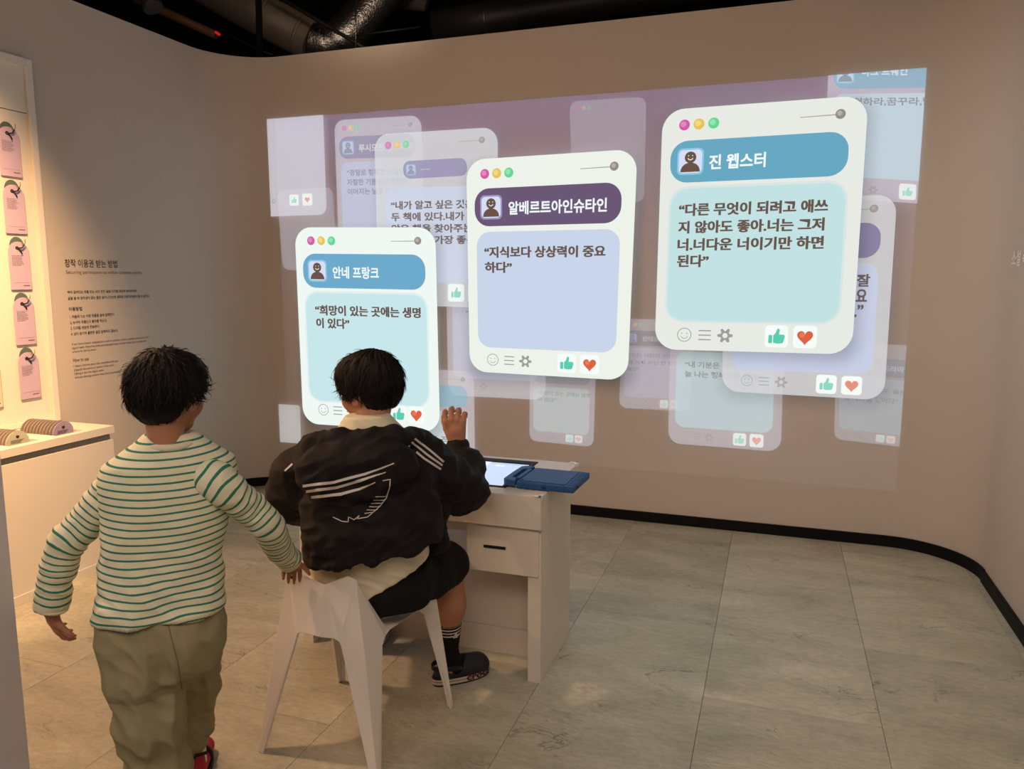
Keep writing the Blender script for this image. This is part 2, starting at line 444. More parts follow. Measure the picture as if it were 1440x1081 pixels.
class Card:
    """a flat window in the picture; u to the right, v down, both 0..1, from its four corners"""
    def __init__(s, quad, layer):
        src = np.array([(0, 0), (1, 0), (1, 1), (0, 1)], float)
        dst = [onY(x, y, WY) for x, y in quad]
        A = []; B = []
        for (u, v), p in zip(src, dst):
            A.append([u, v, 1, 0, 0, 0, -p.x*u, -p.x*v]); B.append(p.x)
            A.append([0, 0, 0, u, v, 1, -p.z*u, -p.z*v]); B.append(p.z)
        h = np.linalg.solve(np.array(A), np.array(B))
        s.H = np.append(h, 1).reshape(3, 3)
        s.w = ((dst[1]-dst[0]).length+(dst[2]-dst[3]).length)/2
        s.h = ((dst[3]-dst[0]).length+(dst[2]-dst[1]).length)/2
        s.R = s.h/s.w
        s.y = WY-0.004-layer*0.0016
        s.root = None
    def P(s, u, v, k=0):
        q = s.H @ np.array([u, v, 1.0]); return Vector((q[0]/q[2], s.y-k*0.0003, q[1]/q[2]))
    def emit(s, name, shapes, parent=None, label=None):
        """shapes: list of (list of polygons in uv, material, sub-layer)"""
        bm = bmesh.new(); mats = []
        for polys, mt, k in shapes:
            if mt not in mats: mats.append(mt)
            mi = mats.index(mt)
            for pl in polys:
                if isinstance(pl, tuple) and pl[0] == 'mesh':
                    vs = [bm.verts.new(s.P(u, v, k)) for u, v in pl[1]]
                    for f in pl[2]:
                        try: bm.faces.new([vs[i] for i in f]).material_index = mi
                        except ValueError: pass
                else:
                    bm.faces.new([bm.verts.new(s.P(u, v, k)) for u, v in pl]).material_index = mi
        for co, no in (((PX0, 0, 0), (-1, 0, 0)), ((PX1, 0, 0), (1, 0, 0)), ((0, 0, PZ0), (0, 0, -1)), ((0, 0, PZ1), (0, 0, 1))):
            bmesh.ops.bisect_plane(bm, geom=bm.verts[:]+bm.edges[:]+bm.faces[:], plane_co=co, plane_no=no, clear_outer=True)
        if not bm.faces:
            bm.free(); return None
        o = from_bm(name, bm, mats, parent)
        if label: o['label'] = label
        return o
    # shapes in uv
    def rrect(s, u0, v0, u1, v1, r, n=6):
        """r in units of card width"""
        ry = r/s.R; out = []
        for cx, cy, a in ((u1-r, v0+ry, -90), (u1-r, v1-ry, 0), (u0+r, v1-ry, 90), (u0+r, v0+ry, 180)):
            for i in range(n+1):
                t = math.radians(a+90*i/n); out.append((cx+r*math.cos(t), cy+ry*math.sin(t)))
        return out
    def ell(s, u, v, r, n=20, sx=1.0, sy=1.0):
        return [(u+r*sx*math.cos(2*PI*i/n), v+r*sy/s.R*math.sin(2*PI*i/n)) for i in range(n)]
    def ring(s, u, v, r0, r1, a0=0, a1=360, n=24):
        o = []
        for i in range(n):
            t0 = math.radians(a0+(a1-a0)*i/n); t1 = math.radians(a0+(a1-a0)*(i+1)/n)
            o.append([(u+r*math.cos(t), v+r/s.R*math.sin(t)) for r, t in ((r0, t0), (r1, t0), (r1, t1), (r0, t1))])
        return o
    def poly(s, u, v, sc, pts):
        return [(u+x*sc, v+y*sc/s.R) for x, y in pts]
    def text(s, st, u0, u1, vb, vh, bold=0.026):
        V, Fc, lo, hi = text_mesh(st, bold)
        uv = [(u0+(p[0]-lo[0])/(hi[0]-lo[0])*(u1-u0), vb-(p[1]-lo[1])/(hi[1]-lo[1])*vh) for p in V]
        return ('mesh', uv, Fc)

HEART = [(0.5*16*math.sin(t)**3/16, -0.5*(13*math.cos(t)-5*math.cos(2*t)-2*math.cos(3*t)-math.cos(4*t))/15-0.03) for t in [2*PI*i/28 for i in range(28)]]
THUMB_A = [(-0.55, -0.05), (-0.50, -0.10), (-0.33, -0.10), (-0.28, -0.05), (-0.28, 0.45), (-0.33, 0.50), (-0.50, 0.50), (-0.55, 0.45)]
THUMB_B = [(-0.22, 0.44), (-0.22, -0.08), (-0.08, -0.22), (0.02, -0.50), (0.08, -0.58), (0.18, -0.55), (0.22, -0.44), (0.17, -0.14), (0.50, -0.14), (0.58, -0.06), (0.57, 0.08), (0.50, 0.38), (0.42, 0.49), (0.10, 0.52), (-0.08, 0.50)]
def gear(s, u, v, r, mt, k):
    out = []
    n = 48
    for i in range(n):
        rr = []
        for q in (i, i+1):
            a = 2*PI*q/n
            c = math.cos(6*a)
            rr.append((a, r*(0.80+0.20*max(-1, min(1, c*3.0)))))
        (a0, r0), (a1, r1) = rr
        out.append([(u+math.cos(a)*q, v+math.sin(a)*q/s.R) for a, q in ((a0, r*0.34), (a0, r0), (a1, r1), (a1, r*0.34))])
    return (out, mt, k)

BROWN = (106, 86, 76); BAR_B = (104, 172, 200); BAR_P = (112, 92, 122)
def chat_card(name, quad, layer, a=1.0, body=(232, 241, 232), bar=BAR_B, panel=(196, 231, 232), who='', lines=(), shadow=0.0,
              bar_v=(0.130, 0.300), panel_v=(0.325, 0.875), top=True, foot=True, dots=True, tcol=BROWN, nm=(0.265, 0.62), label=None, icons=1.0, vh=0.052,
              btn=((0.575, 0.690), (0.715, 0.830)), foot_v=0.935, foot_u=(0.158, 0.266, 0.372), bar_u=(0.05, 0.925), panel_u=(0.06, 0.925), avatar=True, soft=False, nbar=0.222, nh=1.0):
    c = Card(quad, layer)
    if shadow:
        cm = c.P(0.5, 0.5)
        mt = soft_mat((30, 20, 24), shadow, c.w/2+0.01, c.h/2+0.01, 0.11, 0.075)
        bm = bmesh.new(); e = 0.16
        vs = [bm.verts.new((cm.x+sx*(c.w/2+e)+0.012, c.y+0.0009, cm.z-0.03+sz*(c.h/2+e))) for sx, sz in ((-1, -1), (1, -1), (1, 1), (-1, 1))]
        f = bm.faces.new(vs); uvl = bm.loops.layers.uv.new('UVMap')
        for lp, (sx, sz) in zip(f.loops, ((-1, -1), (1, -1), (1, 1), (-1, 1))): lp[uvl].uv = (sx*(c.w/2+e), sz*(c.h/2+e))
        for co, no in (((PX0, 0, 0), (-1, 0, 0)), ((PX1, 0, 0), (1, 0, 0)), ((0, 0, PZ0), (0, 0, -1)), ((0, 0, PZ1), (0, 0, 1))):
            bmesh.ops.bisect_plane(bm, geom=bm.verts[:]+bm.edges[:]+bm.faces[:], plane_co=co, plane_no=no, clear_outer=True)
        sh = from_bm('window_shadow', bm, mt, None)
    root = c.emit(name, [([c.rrect(0, 0, 1, 1, 0.115, 8)], pmat(body, a), 0)], pic, label)
    c.root = root
    if shadow:
        sh.parent = root
    aa = a if a >= 0.999 else min(1, a*1.05)
    ia = icons*a
    if dots:
        cols = ((214, 92, 168), (232, 196, 92), (104, 214, 144))
        hi = ((236, 150, 204), (246, 226, 150), (160, 238, 190))
        for i, du in enumerate((0.117, 0.192, 0.267)):
            c.emit('window_dot', [([c.ell(du, 0.066, 0.028)], pmat(cols[i], aa), 2), ([c.ell(du-0.005, 0.0625, 0.015)], pmat(hi[i], aa*0.7), 3)], root)
    if top:
        c.emit('slider', [([[(0.69, 0.0655), (0.865, 0.0635), (0.865, 0.0675), (0.69, 0.0685)]], pmat((168, 160, 152), aa), 1), ([c.ell(0.878, 0.064, 0.024)], pmat((150, 140, 134), aa), 2), ([c.ell(0.874, 0.061, 0.012)], pmat((196, 188, 182), aa*0.7), 3)], root)
    v0, v1 = bar_v
    bh = (v1-v0)
    if bar:
        c.emit('name_bar', [([c.rrect(bar_u[0], v0, bar_u[1], v1, bh*c.R*0.42, 7)], pmat(bar, aa), 1)], root)
        if avatar:
            um = bar_u[0]+0.105*(bar_u[1]-bar_u[0])/0.875; vm = (v0+v1)/2; q = bh*c.R/0.22*0.9
            c.emit('avatar_tile', [([c.rrect(um-0.078*q, vm-0.078*q/c.R, um+0.078*q, vm+0.078*q/c.R, 0.03*q)], pmat((150, 206, 234) if bar[2] > 150 else (168, 160, 210), aa*0.8), 2), ([c.rrect(um-0.068*q, vm-0.068*q/c.R, um+0.068*q, vm+0.068*q/c.R, 0.026*q)], pmat((216, 222, 244), aa), 3)], root)
            body_pts = [(-0.92*math.cos(PI*i/14), 0.98-0.88*math.sin(PI*i/14)**0.9) for i in range(15)]
            smile = c.ring(um, vm-0.025*q/c.R, 0.013*q, 0.018*q, 20, 160, 8)
            c.emit('avatar_figure', [([c.ell(um, vm-0.024*q/c.R, 0.034*q), c.poly(um, vm+0.0*q/c.R, 0.062*q, body_pts)], pmat((106, 84, 72), aa), 4),
                                     (smile+[c.ell(um-0.012*q, vm-0.034*q/c.R, 0.0035*q, 8), c.ell(um+0.012*q, vm-0.034*q/c.R, 0.0035*q, 8)], pmat((236, 236, 240), aa), 5)], root)
        if who:
            c.emit('name_text', [([c.text(who, nm[0], nm[1], nbar+0.030, 0.060, 0.028)], pmat((244, 250, 250), aa), 2)], root)
    v0, v1 = panel_v
    if panel:
        if soft:
            p0 = c.P(panel_u[0], v0); p1 = c.P(panel_u[1], v1)
            cm = (p0+p1)/2; hx, hz = abs(p1.x-p0.x)/2, abs(p0.z-p1.z)/2
            # edge softened by a slightly larger, thinner copy of the panel
            c.emit('quote_panel_glow', [([c.rrect(panel_u[0]-0.012, v0-0.010, panel_u[1]+0.012, v1+0.008, 0.10, 7)], pmat(panel, aa*0.45), 1)], root)
            c.emit('quote_panel', [([c.rrect(panel_u[0], v0, panel_u[1], v1, 0.09, 7)], pmat(panel, aa), 2)], root)
        else:
            c.emit('quote_panel', [([c.rrect(panel_u[0], v0, panel_u[1], v1, 0.085, 7)], pmat(panel, aa), 1)], root)
    for st, u0, u1, vb in lines:
        c.emit('quote_text', [([c.text(st, u0+q*0.0014, u1+q*0.0014, vb, vh)], pmat(tcol, aa), 3+i) for i, q in enumerate((-1, 1) if a > 0.6 else (0,))], root)
    if foot:
        fv = foot_v; g = pmat((160, 156, 154), ia if a < 0.999 else 1.0)
        c.emit('smiley_icon', [(c.ring(foot_u[0], fv, 0.034, 0.038)+c.ring(foot_u[0], fv, 0.018, 0.021, 20, 160, 8)+[c.ell(foot_u[0]-0.014, fv-0.006, 0.0035, 8), c.ell(foot_u[0]+0.014, fv-0.006, 0.0035, 8)], g, 1)], root)
        c.emit('menu_icon', [([[(foot_u[1]-0.033, fv+d-0.0024), (foot_u[1]+0.033, fv+d-0.0024), (foot_u[1]+0.033, fv+d+0.0024), (foot_u[1]-0.033, fv+d+0.0024)] for d in (-0.019, 0, 0.019)], g, 1)], root)
        c.emit('gear_icon', [gear(c, foot_u[2], fv, 0.040, g, 1)], root)
    if btn:
        for i, (b0, b1) in enumerate(btn):
            hv = (b1-b0)/c.R/2; um = (b0+b1)/2; fv = foot_v-0.001
            c.emit('button', [([c.rrect(b0, fv-hv, b1, fv+hv, 0.020, 4)], pmat((246, 252, 248), min(1, a*1.35)), 2)], root)
            if i == 0:
                c.emit('thumb_icon', [([c.poly(um, fv, 0.072, THUMB_A), c.poly(um, fv, 0.072, THUMB_B)], pmat((92, 206, 176), min(1, a*1.1)), 3)], root)
            else:
                c.emit('heart_icon', [([c.poly(um, fv+0.002, 0.078, HEART)], pmat((222, 98, 66), min(1, a*1.1)), 3), ([c.ell(um-0.014, fv-0.008, 0.014, 12)], pmat((240, 134, 98), min(1, a)*0.6), 4)], root)
    return c

# faint violet haze that the projector throws over the top of the field
def backdrop():
    mt = bpy.data.materials.new('projected_violet'); mt.use_nodes = True
    nt = mt.node_tree; nt.nodes.clear(); N, L = nt.nodes, nt.links
    out = N.new('ShaderNodeOutputMaterial'); em = N.new('ShaderNodeEmission'); tr = N.new('ShaderNodeBsdfTransparent'); ad = N.new('ShaderNodeAddShader')
    tc = N.new('ShaderNodeTexCoord'); sp = N.new('ShaderNodeSeparateXYZ'); L.new(tc.outputs['Generated'], sp.inputs[0])
    rp = N.new('ShaderNodeValToRGB'); L.new(sp.outputs['Z'], rp.inputs[0])
    e = rp.color_ramp.elements
    e[0].position = 0.0; e[0].color = (0.012, 0.012, 0.013, 1)
    e[1].position = 1.0; e[1].color = (0.034, 0.033, 0.105, 1)
    e2 = e.new(0.45); e2.color = (0.014, 0.012, 0.018, 1)
    e3 = e.new(0.80); e3.color = (0.025, 0.024, 0.062, 1)
    L.new(rp.outputs[0], em.inputs[0]); L.new(em.outputs[0], ad.inputs[0]); L.new(tr.outputs[0], ad.inputs[1]); L.new(ad.outputs[0], out.inputs[0])
    pyd('violet_background', [(PX0, WY-0.003, PZ0), (PX1, WY-0.003, PZ0), (PX1, WY-0.003, PZ1), (PX0, WY-0.003, PZ1)], [(0, 1, 2, 3)], mt, pic)
backdrop()

PALE = (222, 218, 226)
chat_card('chat_window', [(801, 143), (909, 136), (906, 284), (806, 288)], 1, 0.16, PALE, None, None, top=True, foot=False, btn=None, label='faintest empty window in the upper middle')
chat_card('chat_window', [(1176, 481), (1292, 486), (1276, 629), (1173, 617)], 2, 0.22, PALE, (96, 120, 138), (170, 196, 206), '앨리스 드라마', [('“아름다운 것은, 옳은 것', 0.12, 1.02, 0.470), ('을 사라질 것이다”', 0.12, 0.82, 0.560)], nm=(0.30, 0.86), vh=0.058, label='faint window cut by the lower right edge of the picture')
chat_card('chat_window', [(746, 486), (839, 489), (835, 628), (745, 619)], 3, 0.30, PALE, (116, 130, 138), (196, 214, 214), '안네 프랑크', [('“희망이 있는 곳에는 생명', 0.13, 0.93, 0.500), ('이 있다”', 0.13, 0.42, 0.570)], nm=(0.28, 0.66), vh=0.046, panel_v=(0.415, 0.885), bar_v=(0.20, 0.375), label='small faint window below the middle one')
chat_card('chat_window', [(876, 448), (974, 450), (971, 578), (871, 573)], 4, 0.26, PALE, (96, 84, 104), (192, 190, 214), '안데르센', [('“모든 사람의 인생은 신', 0.10, 0.93, 0.430), ('에 의해 쓰인 한 편의 동', 0.10, 0.93, 0.510), ('화다”', 0.10, 0.26, 0.590)], nm=(0.30, 0.62), vh=0.048, label='faint window with dark name bar between the two largest')
chat_card('chat_window', [(391, 268), (469, 263), (476, 384), (399, 379)], 5, 0.20, PALE, None, None, top=False, foot=False, btn=None, dots=False, label='empty faint window by the left edge')
chat_card('chat_window', [(471.5, 169.5), (593.5, 162.5), (598, 352), (478, 350)], 6, 0.46, PALE, (122, 112, 158), (196, 204, 236), '루시모드 몽고메리', [('“정말로 행복한 나날이', 0.13, 0.80, 0.432), ('자잘한 기쁨들이 조용하', 0.13, 0.83, 0.505), ('이어지는 날들 이에요.”', 0.13, 0.83, 0.577)], nm=(0.28, 0.90), vh=0.050, foot=False, btn=None, label='half faded window with violet name bar at upper left')
chat_card('chat_window', [(1166.5, 52), (1336, 42), (1322, 289), (1158, 277)], 7, 0.52, (214, 206, 218), (108, 176, 198), (196, 226, 236), '마크 트웨인', [('“탐험하라,꿈꾸라,발견', 0.10, 0.98, 0.430)], nm=(0.30, 0.68), vh=0.052, panel_v=(0.355, 0.865), bar_v=(0.15, 0.325), btn=((0.66, 0.80), (0.83, 0.96)), foot_u=(0.2, 0.33, 0.44), label='window with blue name bar cut by the top right corner of the picture')
chat_card('chat_window', [(944, 430), (1104, 433), (1098, 634.5), (940, 622)], 8, 0.50, (208, 200, 204), (140, 180, 196), (192, 220, 222), '', [('“내 기분은 내가 정해 오', 0.14, 0.84, 0.440), ('늘 나는 행복으로 할래!”', 0.14, 0.84, 0.508)], vh=0.046, btn=((0.585, 0.70), (0.73, 0.85)), label='half faded window low between the large ones')
chat_card('chat_window', [(628, 350), (772, 346), (768, 562), (632, 555)], 9, 0.42, PALE, None, (206, 208, 232), '', [('“지', 0.20, 0.30, 0.445)], foot_v=0.925, top=False, dots=False, btn=None, vh=0.045, label='half faded window tucked under the middle one')
chat_card('chat_window', [(540, 515), (668, 522), (670, 702), (545, 694)], 10, 0.50, (214, 206, 210), (116, 186, 208), (214, 238, 240), '', [('일은 없던 적이', 0.15, 0.82, 0.570), ('없다”', 0.15, 0.38, 0.655)], bar_v=(0.115, 0.28), panel_v=(0.315, 0.88), dots=False, avatar=False, vh=0.062, label='half faded window behind the raised hand')
chat_card('chat_window', [(1024, 286), (1261, 273), (1242.5, 562), (1015, 549)], 11, 0.72, (222, 220, 222), (110, 98, 146), (198, 208, 236), '', [('잘', 0.805, 0.880, 0.440), ('요', 0.805, 0.868, 0.514), ('.”', 0.800, 0.852, 0.590)], vh=0.062, shadow=0.25, dots=False, btn=((0.600, 0.722), (0.750, 0.870)), foot_u=(0.165, 0.275, 0.385), label='window with violet name bar mostly behind the largest one')
chat_card('chat_window', [(370, 120), (455.5, 112), (462, 302), (376, 305)], 12, 0.55, (226, 224, 234), None, None, top=False, dots=False, foot=True, foot_u=(-0.3, -0.2, 0.15), foot_v=0.885, btn=((0.41, 0.56), (0.62, 0.78)), label='pale window cut by the top left corner of the picture')
chat_card('chat_window', [(529, 190), (702, 179.5), (701, 433), (535, 428)], 13, 0.66, (226, 226, 228), None, (206, 216, 238), '', [('“내가 알고 싶은 것은 모', 0.13, 0.91, 0.435), ('두 책에 있다.내가 읽지', 0.13, 0.91, 0.502), ('않은 책을 찾아주는 사', 0.13, 0.91, 0.570), ('람이 나의 가장 좋은 친', 0.13, 0.93, 0.636)], vh=0.050, panel_v=(0.310, 0.86), panel_u=(0.08, 0.93), shadow=0.18, btn=((0.600, 0.735), (0.765, 0.90)), foot_v=0.918, label='faded window with four lines of writing at upper left')
k4 = chat_card('chat_window', [(569, 227.5), (658, 222.5), (660, 247.5), (570.5, 252.5)], 14, 0.45, (150, 142, 184), (132, 124, 170), None, '링컨', top=False, dots=False, foot=False, btn=None, bar_v=(0.0, 1.0), bar_u=(0.0, 1.0), avatar=True, nm=(0.27, 0.42), nbar=0.52, nh=7.0, label='small violet name bar floating in the window at upper left')
chat_card('chat_window', [(390, 567), (425, 569), (427, 640), (392, 636)], 15, 0.42, (226, 224, 222), None, None, top=True, dots=False, foot=False, btn=None, label='small pale window at the lower left corner of the picture')
chat_card('chat_window', [(418, 320), (615, 320), (621.5, 606.5), (430, 594)], 17, 1.0, (240, 248, 243), (110, 170, 204), (200, 231, 235), '안네 프랑크', [('“희망이 있는 곳에는 생명', 0.128, 0.885, 0.438), ('이 있다”', 0.132, 0.375, 0.503)], shadow=0.35, nm=(0.268, 0.600), soft=True, btn=((0.655, 0.765), (0.780, 0.892)), foot_v=0.922, label='bright window with blue name bar above the seated child')
chat_card('chat_window', [(658.5, 226), (898, 210.5), (884, 534), (663.5, 521)], 19, 1.0, (238, 243, 234), (106, 88, 118), (201, 213, 234), '알베르트아인슈타인', [('“지식보다 상상력이 중요', 0.110, 0.845, 0.445), ('하다”', 0.112, 0.285, 0.515)], shadow=0.40, nm=(0.265, 0.845), label='bright middle window with dark violet name bar')
chat_card('chat_window', [(933.3, 156.8), (1220.5, 135.6), (1197, 497.5), (921.8, 490)], 21, 1.0, (232, 235, 228), (104, 168, 194), (195, 226, 227), '진 웹스터', [('“다른 무엇이 되려고 애쓰', 0.105, 0.845, 0.438), ('지 않아도 좋아.너는 그저', 0.105, 0.833, 0.510), ('너.너다운 너이기만 하면', 0.105, 0.835, 0.582), ('된다”', 0.105, 0.270, 0.650)], shadow=0.40, soft=True, nm=(0.252, 0.535), label='largest bright window with blue name bar and four lines of writing')

# ------------------------------------------------------------------ tag display on the left wall
mt_disp = mat('display_white', (232, 226, 216), rough=0.6, noise_amt=0.015, noise_scale=4)
mt_groove = mat('groove_shade_grey', (128, 124, 120), rough=0.7)  # grey puts the shade of the recessed groove into the colour
disp = empty('tag_display', (WX, 2.2, 0.75), label='lit white framed display board with hanging paper tags on the left wall', cat='display board')
D0, D1 = 1.35, 3.06
# frame members
bm = bmesh.new(); box(bm, (WX, D1-0.036, 0.738), (WX+0.03, D1, 2.585), 0.002); from_bm('frame_upright', bm, mt_disp, disp)
bm = bmesh.new(); box(bm, (WX, D0, 2.552), (WX+0.03, D1-0.037, 2.585), 0.002); from_bm('frame_rail', bm, mt_disp, disp)
bm = bmesh.new(); box(bm, (WX, D0, 0.738), (WX+0.03, D1-0.037, 0.765), 0.002); from_bm('frame_rail', bm, mt_disp, disp)
bm = bmesh.new(); box(bm, (WX, D0, 0.766), (WX+0.012, D1-0.037, 2.318), 0.001); from_bm('back_panel', bm, mt_disp, disp)
bm = bmesh.new(); box(bm, (WX, D0, 2.322), (WX+0.017, D1-0.037, 2.551), 0.001); from_bm('header_panel', bm, mt_disp, disp)

mt_pinktag = mat('pink_card', (196, 176, 206), rough=0.7, noise_amt=0.02)
mt_creamtag = mat('cream_card', (204, 206, 192), rough=0.7, noise_amt=0.02)
mt_greytag = mat('grey_green_card', (92, 108, 104), rough=0.75)
mt_kraft = mat('kraft_edge', (196, 160, 120), rough=0.8)
mt_ink = mat('black_ink', (30, 28, 30), rough=0.6)
mt_fineink = mat('fine_print', (104, 92, 98), rough=0.7)
mt_ribbon = mat('black_ribbon', (22, 22, 26), rough=0.5)
mt_brass = mat('brass_hook', (190, 140, 70), rough=0.3, metal=1.0)

def tag_outline(w, h, n=10):
    """arched tag seen from the front: centre bottom at origin"""
    r = w/2
    pts = [(-w/2+0.004, 0), (w/2-0.004, 0), (w/2, 0.004), (w/2, h-r)]
    pts += [(r*math.cos(PI*i/n), h-r+r*math.sin(PI*i/n)) for i in range(1, n)]
    pts += [(-w/2, h-r), (-w/2, 0.004)]
    return pts

def hang_tag(yc, zb, mt, label, seed, tilt=0.0):
    x = WX+0.012
    t = empty('hanging_tag', (x, yc, zb), label=label, cat='paper tag')
    w, h = 0.112, 0.240
    rnd = random.Random(seed)
    def pt(a, b2, xx): return Vector((xx, yc+a, zb+b2))
    bm = bmesh.new()
    prism(bm, [pt(a*0.72, b2*0.9+0.048, x+0.0005) for a, b2 in tag_outline(w, h)], (0.003, 0, 0))
    from_bm('grey_tag', bm, mt_greytag, t)['label'] = 'grey green tag peeping out above'
    for i, (dy, dx) in enumerate(((0.006, 0.005), (0.0, 0.0085))):
        bm = bmesh.new()
        prism(bm, [pt(a+dy, b2-dy*0.6, x+dx) for a, b2 in tag_outline(w, h)], (0.003, 0, 0))
        from_bm('card', bm, [mt_kraft if i == 0 else mt], t)
    # hook, ribbon, eyelet
    bm = bmesh.new()
    tube(bm, [(x, yc+0.02, zb+h-0.005), (x+0.028, yc+0.02, zb+h-0.012), (x+0.034, yc+0.022, zb+h-0.006), (x+0.034, yc+0.023, zb+h+0.012)], 0.0018, 6)
    from_bm('hook', bm, mt_brass, t)
    bm = bmesh.new()
    tube(bm, [(x+0.0125, yc-0.008+0.006*math.cos(a), zb+h-0.032+0.006*math.sin(a)) for a in [2*PI*i/10 for i in range(11)]], 0.0032, 6)
    tube(bm, [(x+0.014, yc-0.004, zb+h-0.035), (x+0.024, yc+0.012, zb+h-0.030), (x+0.030, yc+0.02, zb+h-0.013)], 0.0035, 6)
    tube(bm, [(x+0.014, yc-0.002, zb+h-0.037), (x+0.018, yc+0.010, zb+h-0.052), (x+0.016, yc+0.014, zb+h-0.062)], 0.003, 6)
    from_bm('ribbon', bm, mt_ribbon, t)
    bm = bmesh.new()
    for k in range(8):
        z = zb+h-0.072-k*0.0068; L = (0.045+0.018*rnd.random())*(1 if k < 7 else 0.8)
        y0 = yc-0.040; xx = x+0.0122
        while y0 < yc-0.040+L:
            l2 = min(0.004+0.010*rnd.random(), yc-0.040+L-y0+0.002)
            bm.faces.new([bm.verts.new(p) for p in ((xx, y0, z), (xx, y0+l2, z), (xx, y0+l2, z+0.0024), (xx, y0, z+0.0024))])
            y0 += l2+0.002
    xx = x+0.0122
    for y0, y1, z0, z1 in ((yc-0.042, yc+0.046, zb+0.034, zb+0.0348), (yc+0.010, yc+0.046, zb+0.018, zb+0.0225)):
        bm.faces.new([bm.verts.new(p) for p in ((xx, y0, z0), (xx, y1, z0), (xx, y1, z1), (xx, y0, z1))])
    from_bm('print', bm, mt_fineink, t)['kind'] = 'stuff'
    return t

ordn = ['topmost', 'second from the top', 'middle', 'fourth from the top', 'lowest']
for i in range(5):
    hang_tag(2.903, 1.995-0.279*i, mt_pinktag, 'pink arched paper tag with black ribbon, '+ordn[i]+' on the lit board', i)
for i in range(4, 5):
    hang_tag(2.690, 1.975-0.279*i, mt_creamtag, 'cream arched paper tag on the board left of the lowest pink tag', 20+i)

# shelf cabinet under the board
cab = empty('shelf_cabinet', (-3.44, 2.2, 0), label='long white counter under the tag display with card slots in its top', cat='cabinet')
CXF = -3.240
# top with slots (strips between the slots)
slots = [(2.745, 2.900), (2.500, 2.655), (2.255, 2.410), (2.010, 2.165), (1.765, 1.92), (1.52, 1.675)]
bm = bmesh.new()
ys = [D0]+[v for s0 in sorted(slots) for v in s0]+[3.045]
for a, b2 in zip(ys[::2], ys[1::2]):
    box(bm, (-3.57, a, 0.697), (CXF-0.045, b2, 0.735))
box(bm, (WX, D0, 0.697), (-3.57, 3.045, 0.735)); box(bm, (CXF-0.045, D0, 0.697), (CXF, 3.045, 0.735))
bmesh.ops.remove_doubles(bm, verts=bm.verts, dist=1e-5)
from_bm('countertop', bm, mt_disp, cab)
boxo('slot_bed', (-3.58, D0, 0.690), (CXF-0.04, 3.04, 0.6965), mt_disp, cab)
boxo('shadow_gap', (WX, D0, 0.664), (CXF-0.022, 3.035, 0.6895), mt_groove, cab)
boxo('front_panel', (WX, D0, 0.045), (CXF-0.006, 3.04, 0.6635), mt_disp, cab, 0.001)
boxo('plinth', (WX, D0, 0.0), (CXF-0.002, 3.042, 0.0445), mt_disp, cab, 0.001)

mt_lilac = mat('lilac_card', (160, 148, 184), rough=0.7, noise_amt=0.02)
mt_sage = mat('sage_card', (182, 188, 172), rough=0.7, noise_amt=0.02)
mt_blush = mat('blush_card', (206, 176, 168), rough=0.7, noise_amt=0.02)
back_words = ['just behind the frontmost', 'third from the front', 'fourth from the front', 'fifth from the front', 'sixth from the front', 'seventh from the front', 'eighth from the front', 'ninth from the front', 'tenth from the front', 'eleventh from the front']
mt_cardback = mat('card_back_kraft', (160, 150, 148), rough=0.8, noise_amt=0.03)
def slot_cards(yc, mt, word, n, x0, x1, grp):
    w, h = 0.118, 0.10
    for i in range(n):
        x = x0+(x1-x0)*i/(n-1)
        t = empty('slot_card', (x, yc, 0.6965), label=('frontmost %s round-topped card of its row in the counter slot' % word) if i == n-1 else ('%s round-topped card %s in its counter slot' % (word, ('farthest from the front' if i == 0 else back_words[n-2-i]))), cat='paper card', group=grp if i < n-1 else grp+' front')
        lean = 0.012
        bm = bmesh.new()
        r = w/2
        outl = [(-r, 0), (r, 0)]+[(r*math.cos(PI*k/12), 0.035+r*1.02*math.sin(PI*k/12)) for k in range(13)]
        P = [Vector((x+lean*b2/0.09*0.8, yc+a, 0.6965+b2)) for a, b2 in outl]
        prism(bm, P, (0.0045, 0, 0))
        from_bm('card', bm, mt if i == n-1 else mt_cardback, t)
        bm = bmesh.new()
        cx = x+0.0045+lean*0.8*0.066/0.09+0.0006
        for ring_r, mi in ((0.0085, 0),):
            bm.faces.new([bm.verts.new((cx, yc+ring_r*math.cos(2*PI*k/14), 0.6965+0.066+ring_r*math.sin(2*PI*k/14))) for k in range(14)])
        if i == n-1:
            for k in range(3):
                z = 0.6965+0.048-k*0.006
                xx = x+0.0045+lean*0.8*(z-0.6965)/0.09+0.0008
                bm.faces.new([bm.verts.new(p) for p in ((xx, yc-0.035, z), (xx, yc+0.030-k*0.008, z), (xx, yc+0.030-k*0.008, z+0.002), (xx, yc-0.035, z+0.002))])
        from_bm('punched_hole', bm, mt_ink, t)
slot_cards(2.822, mt_lilac, 'lilac', 11, -3.555, -3.340, 'lilac cards in the counter slot')
slot_cards(2.577, mt_sage, 'sage green', 11, -3.555, -3.340, 'sage cards in the counter slot')
slot_cards(2.332, mt_blush, 'blush pink', 9, -3.555, -3.340, 'blush cards in the counter slot')

# ------------------------------------------------------------------ desk
mt_desk = mat('desk_laminate', (222, 214, 204), rough=0.5, noise_amt=0.03, noise_scale=8, bump=0.01)
mt_desktop = mat('desk_top_laminate', (206, 200, 192), rough=0.38, noise_amt=0.03)
mt_slot = mat('black_slot', (14, 13, 14), rough=0.6)
desk = empty('desk', (-1.28, 2.8, 0), label='white laminate desk with inset touchscreen and one drawer, in front of the seated child', cat='desk')
DX0, DX1, DYF, DYB = -1.800, -0.768, 2.547, 3.085
